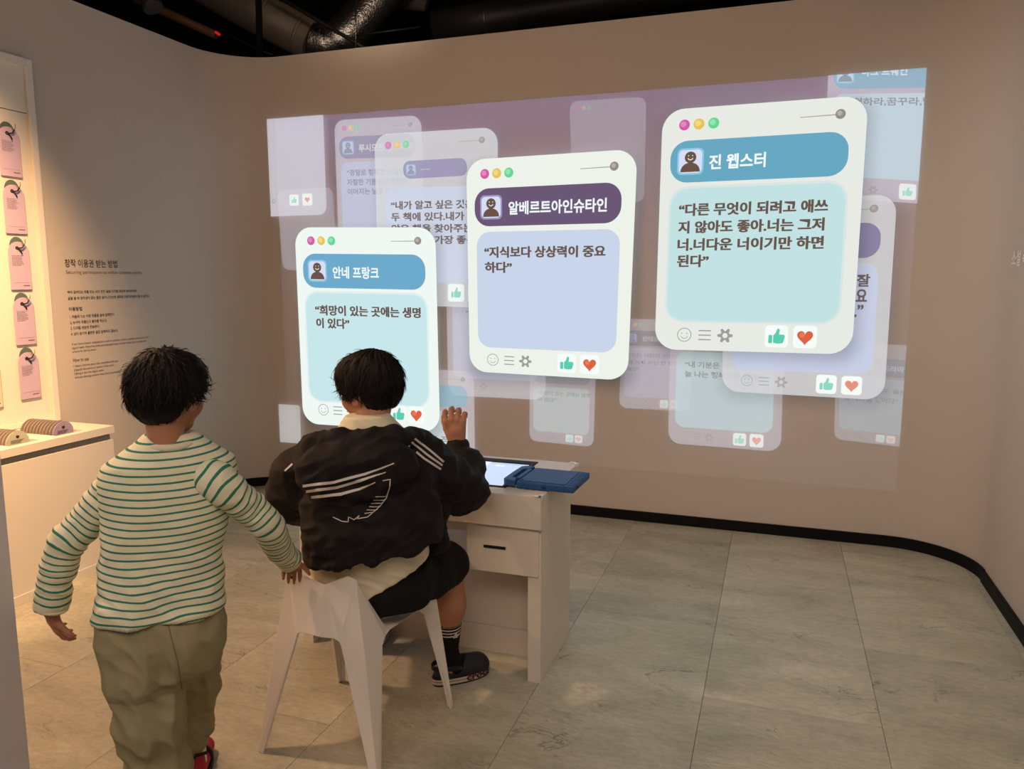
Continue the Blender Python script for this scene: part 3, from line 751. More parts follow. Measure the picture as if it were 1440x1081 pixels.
# tabletop with an opening for the screen: four strips
SX0, SX1, SY0, SY1 = -1.600, -0.927, 2.622, 3.045
bm = bmesh.new()
for lo, hi in (((DX0, DYF, 0.604), (DX1, SY0, 0.722)), ((DX0, SY1, 0.604), (DX1, DYB, 0.722)), ((DX0, SY0, 0.604), (SX0, SY1, 0.722)), ((SX1, SY0, 0.604), (DX1, SY1, 0.722))):
    box(bm, lo, hi)
from_bm('tabletop', bm, mt_desktop, desk)
boxo('apron', (DX0-0.0015, DYF-0.0035, 0.600), (DX1+0.0015, DYF-0.0005, 0.7215), mt_desk, desk)
boxo('side_edge', (DX1+0.0002, DYF, 0.600), (DX1+0.003, DYB, 0.7215), mt_desk, desk)
boxo('side_panel', (-0.822, 2.570, 0.0), (-0.772, 2.990, 0.603), mt_desk, desk, 0.001)
boxo('side_panel', (DX0, 2.570, 0.0), (-1.752, 2.990, 0.603), mt_desk, desk, 0.001)
boxo('back_panel', (-1.752, 2.750, 0.110), (-0.822, 2.770, 0.603), mt_desk, desk)
boxo('kick_board', (-1.752, 2.744, 0.0), (-0.822, 2.770, 0.108), mt_desk, desk)
boxo('front_rail', (-1.752, 2.566, 0.560), (-1.0605, 2.586, 0.603), mt_desk, desk)
dr = boxo('drawer', (-1.060, 2.562, 0.414), (-0.780, 2.742, 0.599), mt_desk, desk, 0.001)
# recessed finger slot
a = onY(680, 770, 2.5615); b2 = onY(711, 773.5, 2.5615)
boxo('finger_slot', (a.x, 2.5605, b2.z+0.001), (b2.x, 2.568, b2.z+0.012), mt_slot, dr)
mt_bezel = mat('screen_bezel', (14, 15, 17), rough=0.6, spec=0.2)
mt_glassframe = mat('screen_rim', (120, 120, 122), rough=0.3, metal=0.6)
scr = empty('touchscreen', (-1.25, 2.83, 0.7), label='lit touchscreen with black frame sunk into the desktop', cat='screen')
bm = bmesh.new()
bz = 0.048
for lo, hi in (((SX0+.002, SY0+.002, 0.70), (SX1-.002, SY0+0.016, 0.7245)), ((SX0+.002, SY1-bz, 0.70), (SX1-.002, SY1-.002, 0.7245)), ((SX0+.002, SY0+0.016, 0.70), (SX0+bz, SY1-bz, 0.7245)), ((SX1-0.020, SY0+0.016, 0.70), (SX1-.002, SY1-bz, 0.7245))):
    box(bm, lo, hi)
from_bm('bezel', bm, mt_bezel, scr)
def emis(name, rgb, s=1.0):
    mt = bpy.data.materials.new(name); mt.use_nodes = True
    b = mt.node_tree.nodes['Principled BSDF']; b.inputs['Base Color'].default_value = (0.02, 0.02, 0.02, 1); b.inputs['Roughness'].default_value = 0.2
    b.inputs['Emission Color'].default_value = lin(*rgb); b.inputs['Emission Strength'].default_value = s
    return mt
boxo('display_panel', (SX0+bz, SY0+0.016, 0.712), (SX1-0.020, SY1-bz, 0.7195), emis('screen_glow', (188, 204, 232)), scr)
bm = bmesh.new()
for x0, y0, x1, y1 in ((-1.25, 2.93, -1.12, 3.005), (-1.085, 2.935, -1.045, 2.955), (-1.5, 2.70, -1.25, 2.90)):
    bm.faces.new([bm.verts.new(p) for p in ((x0, y0, 0.7199), (x1, y0, 0.7199), (x1, y1, 0.7199), (x0, y1, 0.7199))])
from_bm('screen_field', bm, emis('screen_field_glow', (222, 230, 240)), scr)
# clear corner guards with white tape
mt_clip = mat('clear_corner_guard', (232, 230, 226), rough=0.2)
for nm, (x, y), (sx, sy), lb in (('corner_guard', (DX1, DYF-0.003), (-1, 1), 'clear plastic corner guard at the near right corner of the desk'), ('corner_guard', (DX1, DYB), (-1, -1), 'clear plastic corner guard at the far right corner of the desk')):
    bm = bmesh.new()
    xs = sorted((x+0.004, x-0.030)); y1 = y+sy*0.010
    box(bm, (xs[0], min(y-sy*0.003, y1), 0.7222), (xs[1], max(y-sy*0.003, y1), 0.7262), 0.001)
    box(bm, (x-0.008, min(y-sy*0.003, y+sy*0.030), 0.7222), (x+0.004, max(y-sy*0.003, y+sy*0.030), 0.7262), 0.001)
    box(bm, (x+0.0035, min(y-sy*0.003, y+sy*0.028), 0.706), (x+0.006, max(y-sy*0.003, y+sy*0.028), 0.7262))
    tag(from_bm(nm, bm, mt_clip), lb, 'corner guard')

# tablet in a blue foam case
mt_foam = mat('blue_foam', (38, 84, 140), rough=0.55, noise_amt=0.08, noise_scale=60, bump=0.06, bump_scale=400, spec=0.35)
mt_foam_d = mat('blue_foam_recess', (20, 46, 84), rough=0.7)
tab = empty('tablet', (-0.80, 2.74, 0.7225), rz=math.radians(-1.5), label='tablet lying face down in a blue foam case with handle, half on the desktop corner', cat='tablet')
def tp(x, y, z): return (x, y, z)
TBW, TBD, TBH = 0.262, 0.232, 0.026
bm = bmesh.new()
x0, x1, y0, y1 = -0.085, 0.137, -TBD/2, TBD/2
box(bm, (x0, y0, 0.001), (x1, y1, TBH), 0.008)
o = from_bm('case_body', bm, mt_foam, tab, world_space=False); o.data.polygons.foreach_set('use_smooth', [True]*len(o.data.polygons)) if False else None
# raised corrugations on the far-right corner edge
bm = bmesh.new()
for k in range(9):
    yy = y0+0.02+k*0.023
    box(bm, (x1-0.030, yy, TBH-0.004), (x1-0.002, yy+0.012, TBH+0.0022), 0.002)
for k in range(7):
    xx = x0+0.01+k*0.027
    box(bm, (xx, y0-0.0015, 0.004), (xx+0.013, y0+0.010, TBH-0.002), 0.002)
from_bm('grip_rib', bm, mt_foam, tab, world_space=False)['kind'] = 'stuff'
# handle: loop at the left end
bm = bmesh.new()
hz0, hz1 = 0.006, 0.030
outer = [(-0.088, -0.115), (-0.125, -0.112), (-0.140, -0.098), (-0.142, 0.0), (-0.140, 0.098), (-0.125, 0.112), (-0.088, 0.115)]
inner = [(-0.100, -0.070), (-0.112, -0.072), (-0.119, -0.062), (-0.119, 0.0), (-0.119, 0.062), (-0.112, 0.072), (-0.100, 0.070)]
def hring(z, s0): return [bm.verts.new((x, y, z)) for x, y in s0]
oa, ob, ia, ib = hring(hz0, outer), hring(hz1, outer), hring(hz0, inner), hring(hz1, inner)
for k in range(6):
    bm.faces.new((oa[k+1], oa[k], ob[k], ob[k+1])); bm.faces.new((ia[k], ia[k+1], ib[k+1], ib[k]))
    bm.faces.new((ob[k], ib[k], ib[k+1], ob[k+1])); bm.faces.new((oa[k+1], ia[k+1], ia[k], oa[k]))
box(bm, (-0.101, -0.071, hz0), (-0.084, 0.071, hz1), 0.0)
bm.faces.new((oa[0], ia[0], ib[0], ob[0])); bm.faces.new((oa[6], ob[6], ib[6], ia[6]))
bmesh.ops.bevel(bm, geom=bm.edges[:], offset=0.0015, segments=1, affect='EDGES')
from_bm('handle', bm, mt_foam, tab, world_space=False)
bm = bmesh.new()
# raised back plate, two camera holes, port
box(bm, (-0.078, -0.098, TBH-0.001), (0.100, 0.098, TBH+0.0025), 0.001)
from_bm('back_plate', bm, mt_foam, tab, world_space=False)
bm = bmesh.new()
for cx, cy in ((-0.070, -0.088), ):
    bm.faces.new([bm.verts.new((cx+0.006*math.cos(2*PI*k/12), cy+0.006*math.sin(2*PI*k/12), TBH+0.003)) for k in range(12)])
bm.faces.new([bm.verts.new(p) for p in ((0.015, y0-0.002, 0.008), (0.032, y0-0.002, 0.008), (0.032, y0-0.002, 0.018), (0.015, y0-0.002, 0.018))])
bm.faces.new([bm.verts.new(p) for p in ((x1+0.0008, -0.09, 0.008), (x1+0.0008, -0.055, 0.008), (x1+0.0008, -0.055, 0.020), (x1+0.0008, -0.09, 0.020))])
from_bm('port_opening', bm, mt_foam_d, tab, world_space=False)

# ------------------------------------------------------------------ folded white chair
mt_chair = mat('chair_plastic', (226, 220, 214), rough=0.42, noise_amt=0.02, noise_scale=10)
chair = empty('chair', (-1.27, 2.12, 0), label='white moulded plastic chair with folded facets and four tapering legs, under the seated child', cat='chair')
# corner lines foot -> top and the points between (x, y, z)
BLf, BRf, FLf, FRf = (-1.500, 1.880, 0), (-1.070, 1.870, 0), (-1.485, 2.345, 0), (-1.020, 2.318, 0)
BLt, BRt = (-1.402, 1.935, 0.588), (-1.158, 1.932, 0.596)
BLu, BRu = (-1.385, 1.934, 0.600), (-1.184, 1.931, 0.607)
FLt, FRt = (-1.452, 2.285, 0.478), (-1.072, 2.282, 0.480)
NT, NB = (-1.264, 1.925, 0.570), (-1.262, 1.892, 0.428)
def lerp(a, b2, t): return tuple(a[i]+(b2[i]-a[i])*t for i in range(3))
BLm = lerp(BLf, BLt, 0.69); BRm = lerp(BRf, BRt, 0.69)
# seat knee points on the sides
RS, LS = (-1.165, 2.075, 0.405), (-1.385, 2.085, 0.405)
bm = bmesh.new()
V = {}
def vtx(p):
    k = tuple(round(c, 4) for c in p)
    if k not in V: V[k] = bm.verts.new(p)
    return V[k]
def face(*ps): return bm.faces.new([vtx(p) for p in ps])
# legs taper: inner foot points
def foot(p, dx, dy): return (p[0]+dx, p[1]+dy, 0)
BLfi, BRfi = foot(BLf, 0.018, 0.0), foot(BRf, -0.020, 0.0)      # along the back face
BLfs, BRfs = foot(BLf, 0.0, 0.016), foot(BRf, 0.0, 0.018)       # along the side face
FLfs, FRfs = foot(FLf, 0.0, -0.016), foot(FRf, 0.0, -0.016)
FLfi, FRfi = foot(FLf, 0.016, 0.0), foot(FRf, -0.016, 0.0)
# back face arch points
AL = [(-1.357, 1.905, 0.395), (-1.350, 1.903, 0.412), (-1.336, 1.900, 0.420)]
AR = [(-1.222, 1.899, 0.419), (-1.206, 1.903, 0.410), (-1.199, 1.904, 0.393)]
BLm, BRm = lerp(BLf, BLt, 0.66), lerp(BRf, BRt, 0.655)
FRm, FLm = lerp(FRf, FRt, 0.77), lerp(FLf, FLt, 0.77)
CB = (-1.262, 1.892, 0.420)
face(BLf, BLfi, AL[0], BLm); face(BLm, *AL, CB, NT, BLu, BLt)
face(BRfi, BRf, BRm, AR[-1]); face(BRm, BRt, BRu, NT, CB, *AR)
# side faces
SRa = [(-1.109, 1.985, 0.372), (-1.110, 2.005, 0.392), (-1.112, 2.040, 0.398)]
SRb = [(-1.097, 2.205, 0.392), (-1.093, 2.225, 0.388), (-1.088, 2.245, 0.365)]
face(BRf, BRfs, SRa[0], BRm); face(BRm, *SRa, RS, BRt)
face(SRb[-1], FRfs, FRf, FRm); face(SRa[-1], *SRb, FRm, FRt, RS)
SLa = [(-1.462, 1.985, 0.372), (-1.462, 2.005, 0.392), (-1.462, 2.040, 0.398)]
SLb = [(-1.468, 2.205, 0.392), (-1.468, 2.225, 0.388), (-1.470, 2.245, 0.365)]
face(BLfs, BLf, BLm, SLa[0]); face(BLm, BLt, LS, *SLa[::-1])
face(FLf, FLfs, SLb[-1], FLm); face(LS, FLt, FLm, *SLb[::-1], SLa[-1])
# front face
FA = [(-1.432, 2.300, 0.370), (-1.424, 2.298, 0.388), (-1.405, 2.297, 0.392)]
FB = [(-1.125, 2.295, 0.392), (-1.108, 2.296, 0.386), (-1.102, 2.297, 0.368)]
FC = (-1.265, 2.292, 0.425)
face(FLfi, FLf, FLm, FA[0]); face(FLm, FLt, FC, *FA[::-1])
face(FRf, FRfi, FB[-1], FRm); face(FRm, *FB[::-1], FC, FRt)
face(FC, FB[0], FA[-1])
# seat facets
SC = (-1.265, 2.10, 0.408)
SB = (-1.262, 1.935, 0.430)
face(LS, SC, FC, FLt); face(RS, FRt, FC, SC)
face(LS, SB, SC); face(RS, SC, SB)
face(LS, BLt, BLu, NT, SB); face(RS, SB, NT, BRu, BRt)
bmesh.ops.recalc_face_normals(bm, faces=bm.faces[:])
o = from_bm('shell', bm, mt_chair, chair)
md = o.modifiers.new('thick', 'SOLIDIFY'); md.thickness = 0.009; md.offset = 0.0
md = o.modifiers.new('bev', 'BEVEL'); md.width = 0.0022; md.segments = 2; md.limit_method = 'ANGLE'; md.angle_limit = math.radians(40)

# ------------------------------------------------------------------ ducts and pipes above the wall
mt_duct = mat('galvanised_duct', (128, 116, 104), rough=0.6, metal=0.35, noise_amt=0.15, noise_scale=12, bump=0.1, bump_scale=14)
mt_foil = mat('foil_flex', (150, 146, 142), rough=0.28, metal=0.95, bump=0.5, bump_scale=60)
mt_ddark = mat('dark_duct', (52, 50, 50), rough=0.5, metal=0.4, noise_amt=0.2)
mt_pipe = mat('dark_pipe', (60, 56, 52), rough=0.5, metal=0.5)
mt_copper = mat('brown_pipe', (120, 84, 56), rough=0.5)
def A(x, y, d): return atd(x, y, d)
dz = 5.9
duct = empty('air_duct', A(380, 30, dz), label='round grey sheet metal air duct above the wall top, ending in a foil bend', cat='duct')
bm = bmesh.new(); tube(bm, [A(200, -80, dz), A(300, -17, dz), A(352, 13, dz), A(440, 58, dz)], 0.155, 28); from_bm('duct_run', bm, mt_duct, duct)
for x, y in ((377, 25), (425, 50)):
    a = A(x, y, dz); d = (A(440, 58, dz)-A(352, 13, dz)).normalized()
    bm = bmesh.new(); tube(bm, [a-d*0.014, a-d*0.008, a+d*0.008, a+d*0.014], [0.157, 0.165, 0.165, 0.157], 28); from_bm('collar', bm, mt_duct, duct)
bm = bmesh.new()
cp = [A(440, 58, dz), A(456, 62, dz), A(474, 58, dz), A(492, 44, dz), A(510, 24, dz), A(540, -12, dz), A(575, -55, dz)]
pts = []; rs = []
for a, b2 in zip(cp, cp[1:]):
    for k in range(6):
        pts.append(a.lerp(b2, k/6)); rs.append(0.150+(0.006 if k % 2 else -0.004))
tube(bm, pts, rs, 24); from_bm('foil_bend', bm, mt_foil, duct)
duct2 = empty('air_duct', A(560, 0, 6.2), label='foil wrapped duct section rising to the dark ceiling beside the thin hanger rod', cat='duct')
bm = bmesh.new(); tube(bm, [A(500, -2, 6.4), A(545, -12, 6.4), A(600, 8, 6.4)], [0.10, 0.12, 0.05], 18); from_bm('duct_run', bm, mt_duct, duct2)
duct3 = empty('air_duct', A(850, 20, 6.0), label='large dark horizontal duct just above the long wall top', cat='duct')
bm = bmesh.new(); tube(bm, [A(612, 38, 6.2), A(685, 27, 6.1), A(1000, -22, 5.8), A(1200, -55, 5.6)], 0.13, 28); from_bm('duct_run', bm, mt_ddark, duct3)
a = A(685, 27, 6.1); d = (A(1000, -22, 5.8)-A(612, 38, 6.2)).normalized()
bm = bmesh.new(); tube(bm, [a-d*0.006, a-d*0.004, a+d*0.004, a+d*0.006], [0.131, 0.138, 0.138, 0.131], 28); from_bm('collar', bm, mt_foil, duct3)
bm = bmesh.new(); tube(bm, [A(500, -25, 5.3), A(500.5, 72, 5.3)], 0.006, 8)
tag(from_bm('hanger_rod', bm, mt_foil), 'thin bright vertical hanger rod beside the foil duct bend', 'rod')
bm = bmesh.new(); tube(bm, [A(363, -20, 5.3), A(366, 90, 5.3)], 0.022, 8)
tag(from_bm('hanger_post', bm, mt_void), 'black vertical post in front of the grey duct', 'post')
bm = bmesh.new(); tube(bm, [A(385, -8, 5.5), A(500, 60, 5.5), A(515, 69, 5.5)], 0.014, 10)
tag(from_bm('conduit', bm, mt_pipe), 'thin dark conduit running slantwise over the foil bend', 'pipe')
bm = bmesh.new(); tube(bm, [A(500, 50, 5.7), A(590, 38, 5.7)], 0.008, 8)
tag(from_bm('conduit', bm, mt_pipe), 'thin faint horizontal conduit right of the hanger rod', 'pipe')
bm = bmesh.new(); tube(bm, [A(318, 46, 5.8), A(368, 72, 5.8), A(384, 77, 5.8)], 0.008, 8)
tag(from_bm('conduit', bm, mt_pipe), 'thin faint conduit below the grey duct', 'pipe')
p = empty('sprinkler_pipe', A(270, 35, 5.2), label='brown slanting pipe at top left with a tiny red light at its end', cat='pipe')
bm = bmesh.new(); tube(bm, [A(190, -2, 5.4), A(305, 50, 5.4)], 0.030, 12); from_bm('pipe_run', bm, mt_copper, p)
bm = bmesh.new(); tube(bm, [A(303, 45, 5.25), A(309, 49, 5.25)], 0.009, 10); from_bm('red_light', bm, emis('red_lamp', (255, 40, 30), 0.45), p)
p = empty('track_spotlight', A(210, 0, 4.6), label='black track spotlight head hanging over the left wall', cat='lamp')
bm = bmesh.new(); tube(bm, [A(196, -42, 4.6), A(202, -20, 4.6), A(214, 8, 4.6), A(216, 12, 4.6)], [0.03, 0.05, 0.062, 0.058], 20); from_bm('lamp_head', bm, mt_ddark, p)
bm = bmesh.new(); tube(bm, [A(196, -42, 4.6), A(190, -90, 4.6)], 0.012, 8); from_bm('stem', bm, mt_ddark, p)
# ------------------------------------------------------------------ figures: shapes are grown as smooth fields and meshed
class Field:
    def __init__(s, lo, hi, h):
        s.lo = np.array(lo, float); s.h = h
        s.n = np.ceil((np.array(hi, float)-s.lo)/h).astype(int)+1
        s.d = np.full(tuple(s.n), 0.3, np.float32)
    def reg(s, lo, hi):
        a = np.clip(np.floor((np.array(lo)-s.lo)/s.h).astype(int), 0, s.n); b = np.clip(np.ceil((np.array(hi)-s.lo)/s.h).astype(int)+1, 0, s.n)
        sl = tuple(slice(i, j) for i, j in zip(a, b))
        ax = [(s.lo[i]+np.arange(a[i], b[i])*s.h).astype(np.float32) for i in range(3)]
        return sl, ax[0][:, None, None], ax[1][None, :, None], ax[2][None, None, :]
    def mix(s, sl, d2, k, op='add'):
        d1 = s.d[sl]
        if op == 'add':
            if k > 0:
                hh = np.clip(0.5+0.5*(d2-d1)/k, 0, 1); s.d[sl] = d2+(d1-d2)*hh-k*hh*(1-hh)
            else: s.d[sl] = np.minimum(d1, d2)
        elif op == 'sub':
            if k > 0:
                hh = np.clip(0.5-0.5*(d1+d2)/k, 0, 1); s.d[sl] = d1+(-d2-d1)*hh+k*hh*(1-hh)
            else: s.d[sl] = np.maximum(d1, -d2)
        elif op == 'int':
            s.d[sl] = np.maximum(d1, d2)
    def cone(s, a, b, ra, rb, k=0.01, flat=None, f=1.0, op='add'):
        a = np.array(a, float); b = np.array(b, float)
        pad = max(ra, rb)+k+3*s.h
        sl, X, Y, Z = s.reg(np.minimum(a, b)-pad, np.maximum(a, b)+pad)
        ba = b-a; L2 = max(1e-9, ba@ba)
        px, py, pz = X-a[0], Y-a[1], Z-a[2]
        t = np.clip((px*ba[0]+py*ba[1]+pz*ba[2])/L2, 0, 1)
        qx, qy, qz = px-t*ba[0], py-t*ba[1], pz-t*ba[2]
        q2 = qx*qx+qy*qy+qz*qz
        if flat is not None:
            w = np.array(flat, float); w /= np.linalg.norm(w)
            q2 = q2+(f*f-1)*(qx*w[0]+qy*w[1]+qz*w[2])**2
        s.mix(sl, np.sqrt(q2)-(ra+(rb-ra)*t), k, op)
        return s
    def chain(s, pts, rs, k=0.01, flat=None, f=1.0):
        for i in range(len(pts)-1): s.cone(pts[i], pts[i+1], rs[i], rs[i+1], k, flat, f)
        return s
    def ell(s, c, r, R=None, k=0.01, op='add'):
        """ellipsoid; R: 3 rows = its own axes"""
        c = np.array(c, float); r = np.array(r, float)
        pad = max(r)+k+3*s.h
        sl, X, Y, Z = s.reg(c-pad, c+pad)
        px, py, pz = X-c[0], Y-c[1], Z-c[2]
        if R is None: R = np.eye(3)
        u = [(px*R[i][0]+py*R[i][1]+pz*R[i][2]) for i in range(3)]
        k0 = np.sqrt(sum((u[i]/r[i])**2 for i in range(3))); k1 = np.sqrt(sum((u[i]/r[i]**2)**2 for i in range(3)))+1e-6
        s.mix(sl, k0*(k0-1)/k1, k, op)
        return s
    def loft(s, rows, ux, vy, k=0.01, e=2.4, op='add'):
        """stacked sections (z, cx, cy, ru, rv), superellipses with axes ux, vy"""
        rows = sorted(rows); rows = np.array(rows, float)
        mx = rows[:, 3:].max()
        lo = np.array([rows[:, 1].min()-mx, rows[:, 2].min()-mx, rows[0, 0]])-k-3*s.h
        hi = np.array([rows[:, 1].max()+mx, rows[:, 2].max()+mx, rows[-1, 0]])+k+3*s.h
        sl, X, Y, Z = s.reg(lo, hi)
        it = lambda j: np.interp(Z, rows[:, 0], rows[:, j]).astype(np.float32)
        cx, cy, ru, rv = it(1), it(2), it(3), it(4)
        px, py = X-cx, Y-cy
        u = np.abs(px*ux[0]+py*ux[1])/ru; v = np.abs(px*vy[0]+py*vy[1])/rv
        d = ((u**e+v**e)**(1/e)-1)*np.minimum(ru, rv)
        d = np.maximum(d, np.maximum(Z-rows[-1, 0], rows[0, 0]-Z))
        s.mix(sl, d, k, op)
        return s
    def cut(s, p, n, lo=None, hi=None, op='int'):
        """keep what lies behind the plane (point p, normal n), optionally only inside a box"""
        sl, X, Y, Z = s.reg(s.lo if lo is None else lo, s.lo+s.n*s.h if hi is None else hi)
        n = np.array(n, float); n /= np.linalg.norm(n)
        d = (X-p[0])*n[0]+(Y-p[1])*n[1]+(Z-p[2])*n[2]
        s.d[sl] = np.maximum(s.d[sl], d)
        return s
    def mesh(s):
        """surface nets"""
        d = s.d; ins = d < 0
        c = [ins[i:ins.shape[0]-1+i, j:ins.shape[1]-1+j, k:ins.shape[2]-1+k] for i in (0, 1) for j in (0, 1) for k in (0, 1)]
        al = c[0].copy(); an = c[0].copy()
        for q in c[1:]: al &= q; an |= q
        act = an & ~al
        idx = np.argwhere(act)
        vid = np.full(act.shape, -1, np.int32); vid[tuple(idx.T)] = np.arange(len(idx))
        P = np.zeros((len(idx), 3)); C = np.zeros(len(idx))
        cor = [(i, j, k) for i in (0, 1) for j in (0, 1) for k in (0, 1)]
        val = {q: d[idx[:, 0]+q[0], idx[:, 1]+q[1], idx[:, 2]+q[2]].astype(float) for q in cor}
        for a in cor:
            for ax in range(3):
                if a[ax] == 0:
                    b = list(a); b[ax] = 1; b = tuple(b)
                    va, vb = val[a], val[b]; m = (va < 0) != (vb < 0)
                    t = va[m]/(va[m]-vb[m]); q = np.tile(np.array(a, float), (m.sum(), 1)); q[:, ax] = t
                    P[m] += q; C[m] += 1
        P = (P/C[:, None]+idx)*s.h+s.lo
        F = []
        for ax in range(3):
            o = [0, 1, 2]; o.remove(ax); b, c2 = o
            s0 = [slice(None)]*3; s1 = [slice(None)]*3
            s0[ax] = slice(0, -1); s1[ax] = slice(1, None)
            A0, A1 = ins[tuple(s0)], ins[tuple(s1)]
            E = np.argwhere(A0 != A1)
            E = E[(E[:, b] > 0) & (E[:, c2] > 0) & (E[:, b] < s.n[b]-1) & (E[:, c2] < s.n[c2]-1)]
            q = []
            for db, dc in ((1, 1), (0, 1), (0, 0), (1, 0)):
                e = E.copy(); e[:, b] -= db; e[:, c2] -= dc; q.append(vid[tuple(e.T)])
            Q = np.stack(q, 1)
            flip = ~A0[tuple(E.T)]
            if ax == 1: flip = ~flip
            Q[flip] = Q[flip][:, ::-1]
            F.append(Q[(Q >= 0).all(1)])
        return P, np.concatenate(F)

def build(name, fld, mt, parent, disp=None, attr=None, smooth_it=0, ease=0):
    P, Q = fld.mesh()
    me = bpy.data.meshes.new(name)
    me.vertices.add(len(P)); me.vertices.foreach_set('co', P.ravel())
    me.loops.add(Q.size); me.loops.foreach_set('vertex_index', Q.ravel().astype(np.int32))
    me.polygons.add(len(Q)); me.polygons.foreach_set('loop_start', np.arange(0, Q.size, 4, dtype=np.int32)); me.polygons.foreach_set('loop_total', np.full(len(Q), 4, np.int32))
    me.polygons.foreach_set('use_smooth', np.ones(len(Q), bool))
    me.update(calc_edges=True); me.validate()
    if smooth_it:
        e = np.empty(len(me.edges)*2, np.int32); me.edges.foreach_get('vertices', e); e = e.reshape(-1, 2)
        deg = np.bincount(e.ravel(), minlength=len(P)).astype(float)
        for _ in range(smooth_it):
            S = np.zeros_like(P)
            for ax in range(3):
                S[:, ax] = np.bincount(e[:, 0], P[e[:, 1], ax], len(P))+np.bincount(e[:, 1], P[e[:, 0], ax], len(P))
            P = P*0.45+0.55*S/deg[:, None]
        me.vertices.foreach_set('co', P.ravel()); me.update()
    if disp:
        nr = np.empty(len(P)*3, np.float32); me.vertices.foreach_get('normal', nr); nr = nr.reshape(-1, 3)
        pre = getattr(disp, 'pre', None)
        dd = np.array([disp(Vector(p), q) for p, q in zip(P, pre(P))]) if pre else np.array([disp(Vector(p)) for p in P])
        P = P+nr*dd[:, None]
        me.vertices.foreach_set('co', P.ravel()); me.update()
    if attr:
        at = me.attributes.new('stripe', 'FLOAT', 'POINT')
        sv = np.asarray(attr(P), float)
        if ease:        # cloth lies evenly round a bend: relax the coordinate over the surface
            e = np.empty(len(me.edges)*2, np.int32); me.edges.foreach_get('vertices', e); e = e.reshape(-1, 2)
            deg = np.bincount(e.ravel(), minlength=len(P)).astype(float)
            for _ in range(ease):
                sv = 0.3*sv+0.7*(np.bincount(e[:, 0], sv[e[:, 1]], len(P))+np.bincount(e[:, 1], sv[e[:, 0]], len(P)))/deg
        at.data.foreach_set('value', sv.astype(np.float32))
    return link(name, me, mt, parent)

def stripe_mat(name, base, line, pitch, width, offset=0.0, once=None, rough=0.85, bump=0.08):
    """cloth with bands laid along the stored garment coordinate (metres along cloth)"""
    mt, nt, b = new_mat(name); N, L = nt.nodes, nt.links
    at = N.new('ShaderNodeAttribute'); at.attribute_name = 'stripe'
    a = N.new('ShaderNodeMath'); a.operation = 'ADD'; L.new(at.outputs['Fac'], a.inputs[0]); a.inputs[1].default_value = offset
    dv = N.new('ShaderNodeMath'); dv.operation = 'DIVIDE'; L.new(a.outputs[0], dv.inputs[0]); dv.inputs[1].default_value = pitch
    fr = N.new('ShaderNodeMath'); fr.operation = 'FRACT'; L.new(dv.outputs[0], fr.inputs[0])
    lt = N.new('ShaderNodeMath'); lt.operation = 'LESS_THAN'; L.new(fr.outputs[0], lt.inputs[0]); lt.inputs[1].default_value = width/pitch
    fac = lt.outputs[0]
    if once:
        g = N.new('ShaderNodeMath'); g.operation = 'GREATER_THAN'; L.new(at.outputs['Fac'], g.inputs[0]); g.inputs[1].default_value = once[0]
        h = N.new('ShaderNodeMath'); h.operation = 'LESS_THAN'; L.new(at.outputs['Fac'], h.inputs[0]); h.inputs[1].default_value = once[1]
        m1 = N.new('ShaderNodeMath'); m1.operation = 'MULTIPLY'; L.new(g.outputs[0], m1.inputs[0]); L.new(h.outputs[0], m1.inputs[1])
        m2 = N.new('ShaderNodeMath'); m2.operation = 'MULTIPLY'; L.new(m1.outputs[0], m2.inputs[0]); L.new(fac, m2.inputs[1]); fac = m2.outputs[0]
    mx = N.new('ShaderNodeMix'); mx.data_type = 'RGBA'; L.new(fac, mx.inputs[0]); mx.inputs[6].default_value = lin(*base); mx.inputs[7].default_value = lin(*line)
    tc = N.new('ShaderNodeTexCoord'); nz = N.new('ShaderNodeTexNoise'); nz.inputs['Scale'].default_value = 55; nz.inputs['Detail'].default_value = 6; L.new(tc.outputs['Object'], nz.inputs['Vector'])
    ov = N.new('ShaderNodeMix'); ov.data_type = 'RGBA'; ov.blend_type = 'OVERLAY'; ov.inputs[0].default_value = 0.15; L.new(mx.outputs[2], ov.inputs[6]); L.new(nz.outputs['Fac'], ov.inputs[7])
    L.new(ov.outputs[2], b.inputs['Base Color']); b.inputs['Roughness'].default_value = rough; b.inputs['Specular IOR Level'].default_value = 0.2
    bp = N.new('ShaderNodeBump'); bp.inputs['Strength'].default_value = bump; bp.inputs['Distance'].default_value = 0.01; L.new(nz.outputs['Fac'], bp.inputs['Height']); L.new(bp.outputs[0], b.inputs['Normal'])
    return mt

mt_skin = mat('skin', (176, 124, 98), rough=0.55, noise_amt=0.06, noise_scale=40, spec=0.35, sss=0.08)
mt_hair = mat('black_hair', (15, 11, 10), rough=0.6, noise_amt=0.3, noise_scale=80, spec=0.22)
mt_eye = mat('eye_white', (225, 222, 216), rough=0.2)
mt_iris = mat('dark_iris', (28, 18, 14), rough=0.15)
mt_cream = mat('cream_cotton', (222, 214, 188), rough=0.9, noise_amt=0.04, bump=0.15, bump_scale=300, spec=0.15)
mt_khaki = mat('khaki_cotton', (152, 144, 114), rough=0.9, noise_amt=0.06, noise_scale=50, bump=0.2, bump_scale=350, spec=0.15)
mt_jacket = mat('black_nylon', (29, 25, 26), rough=0.72, noise_amt=0.12, bump=0.08, bump_scale=200, spec=0.18)
mt_shorts = mat('black_jersey', (17, 17, 20), rough=0.8, noise_amt=0.15, spec=0.2)
mt_print_highlight = mat('pale_print_and_highlight', (214, 206, 202), rough=0.6)
mt_clog = mat('dark_clog_foam', (40, 38, 42), rough=0.6, spec=0.3)
mt_sole = mat('pale_sole', (206, 192, 178), rough=0.7)
mt_redline = mat('dark_red_line', (78, 34, 36), rough=0.6)
mt_red = mat('red_canvas', (170, 30, 44), rough=0.6)
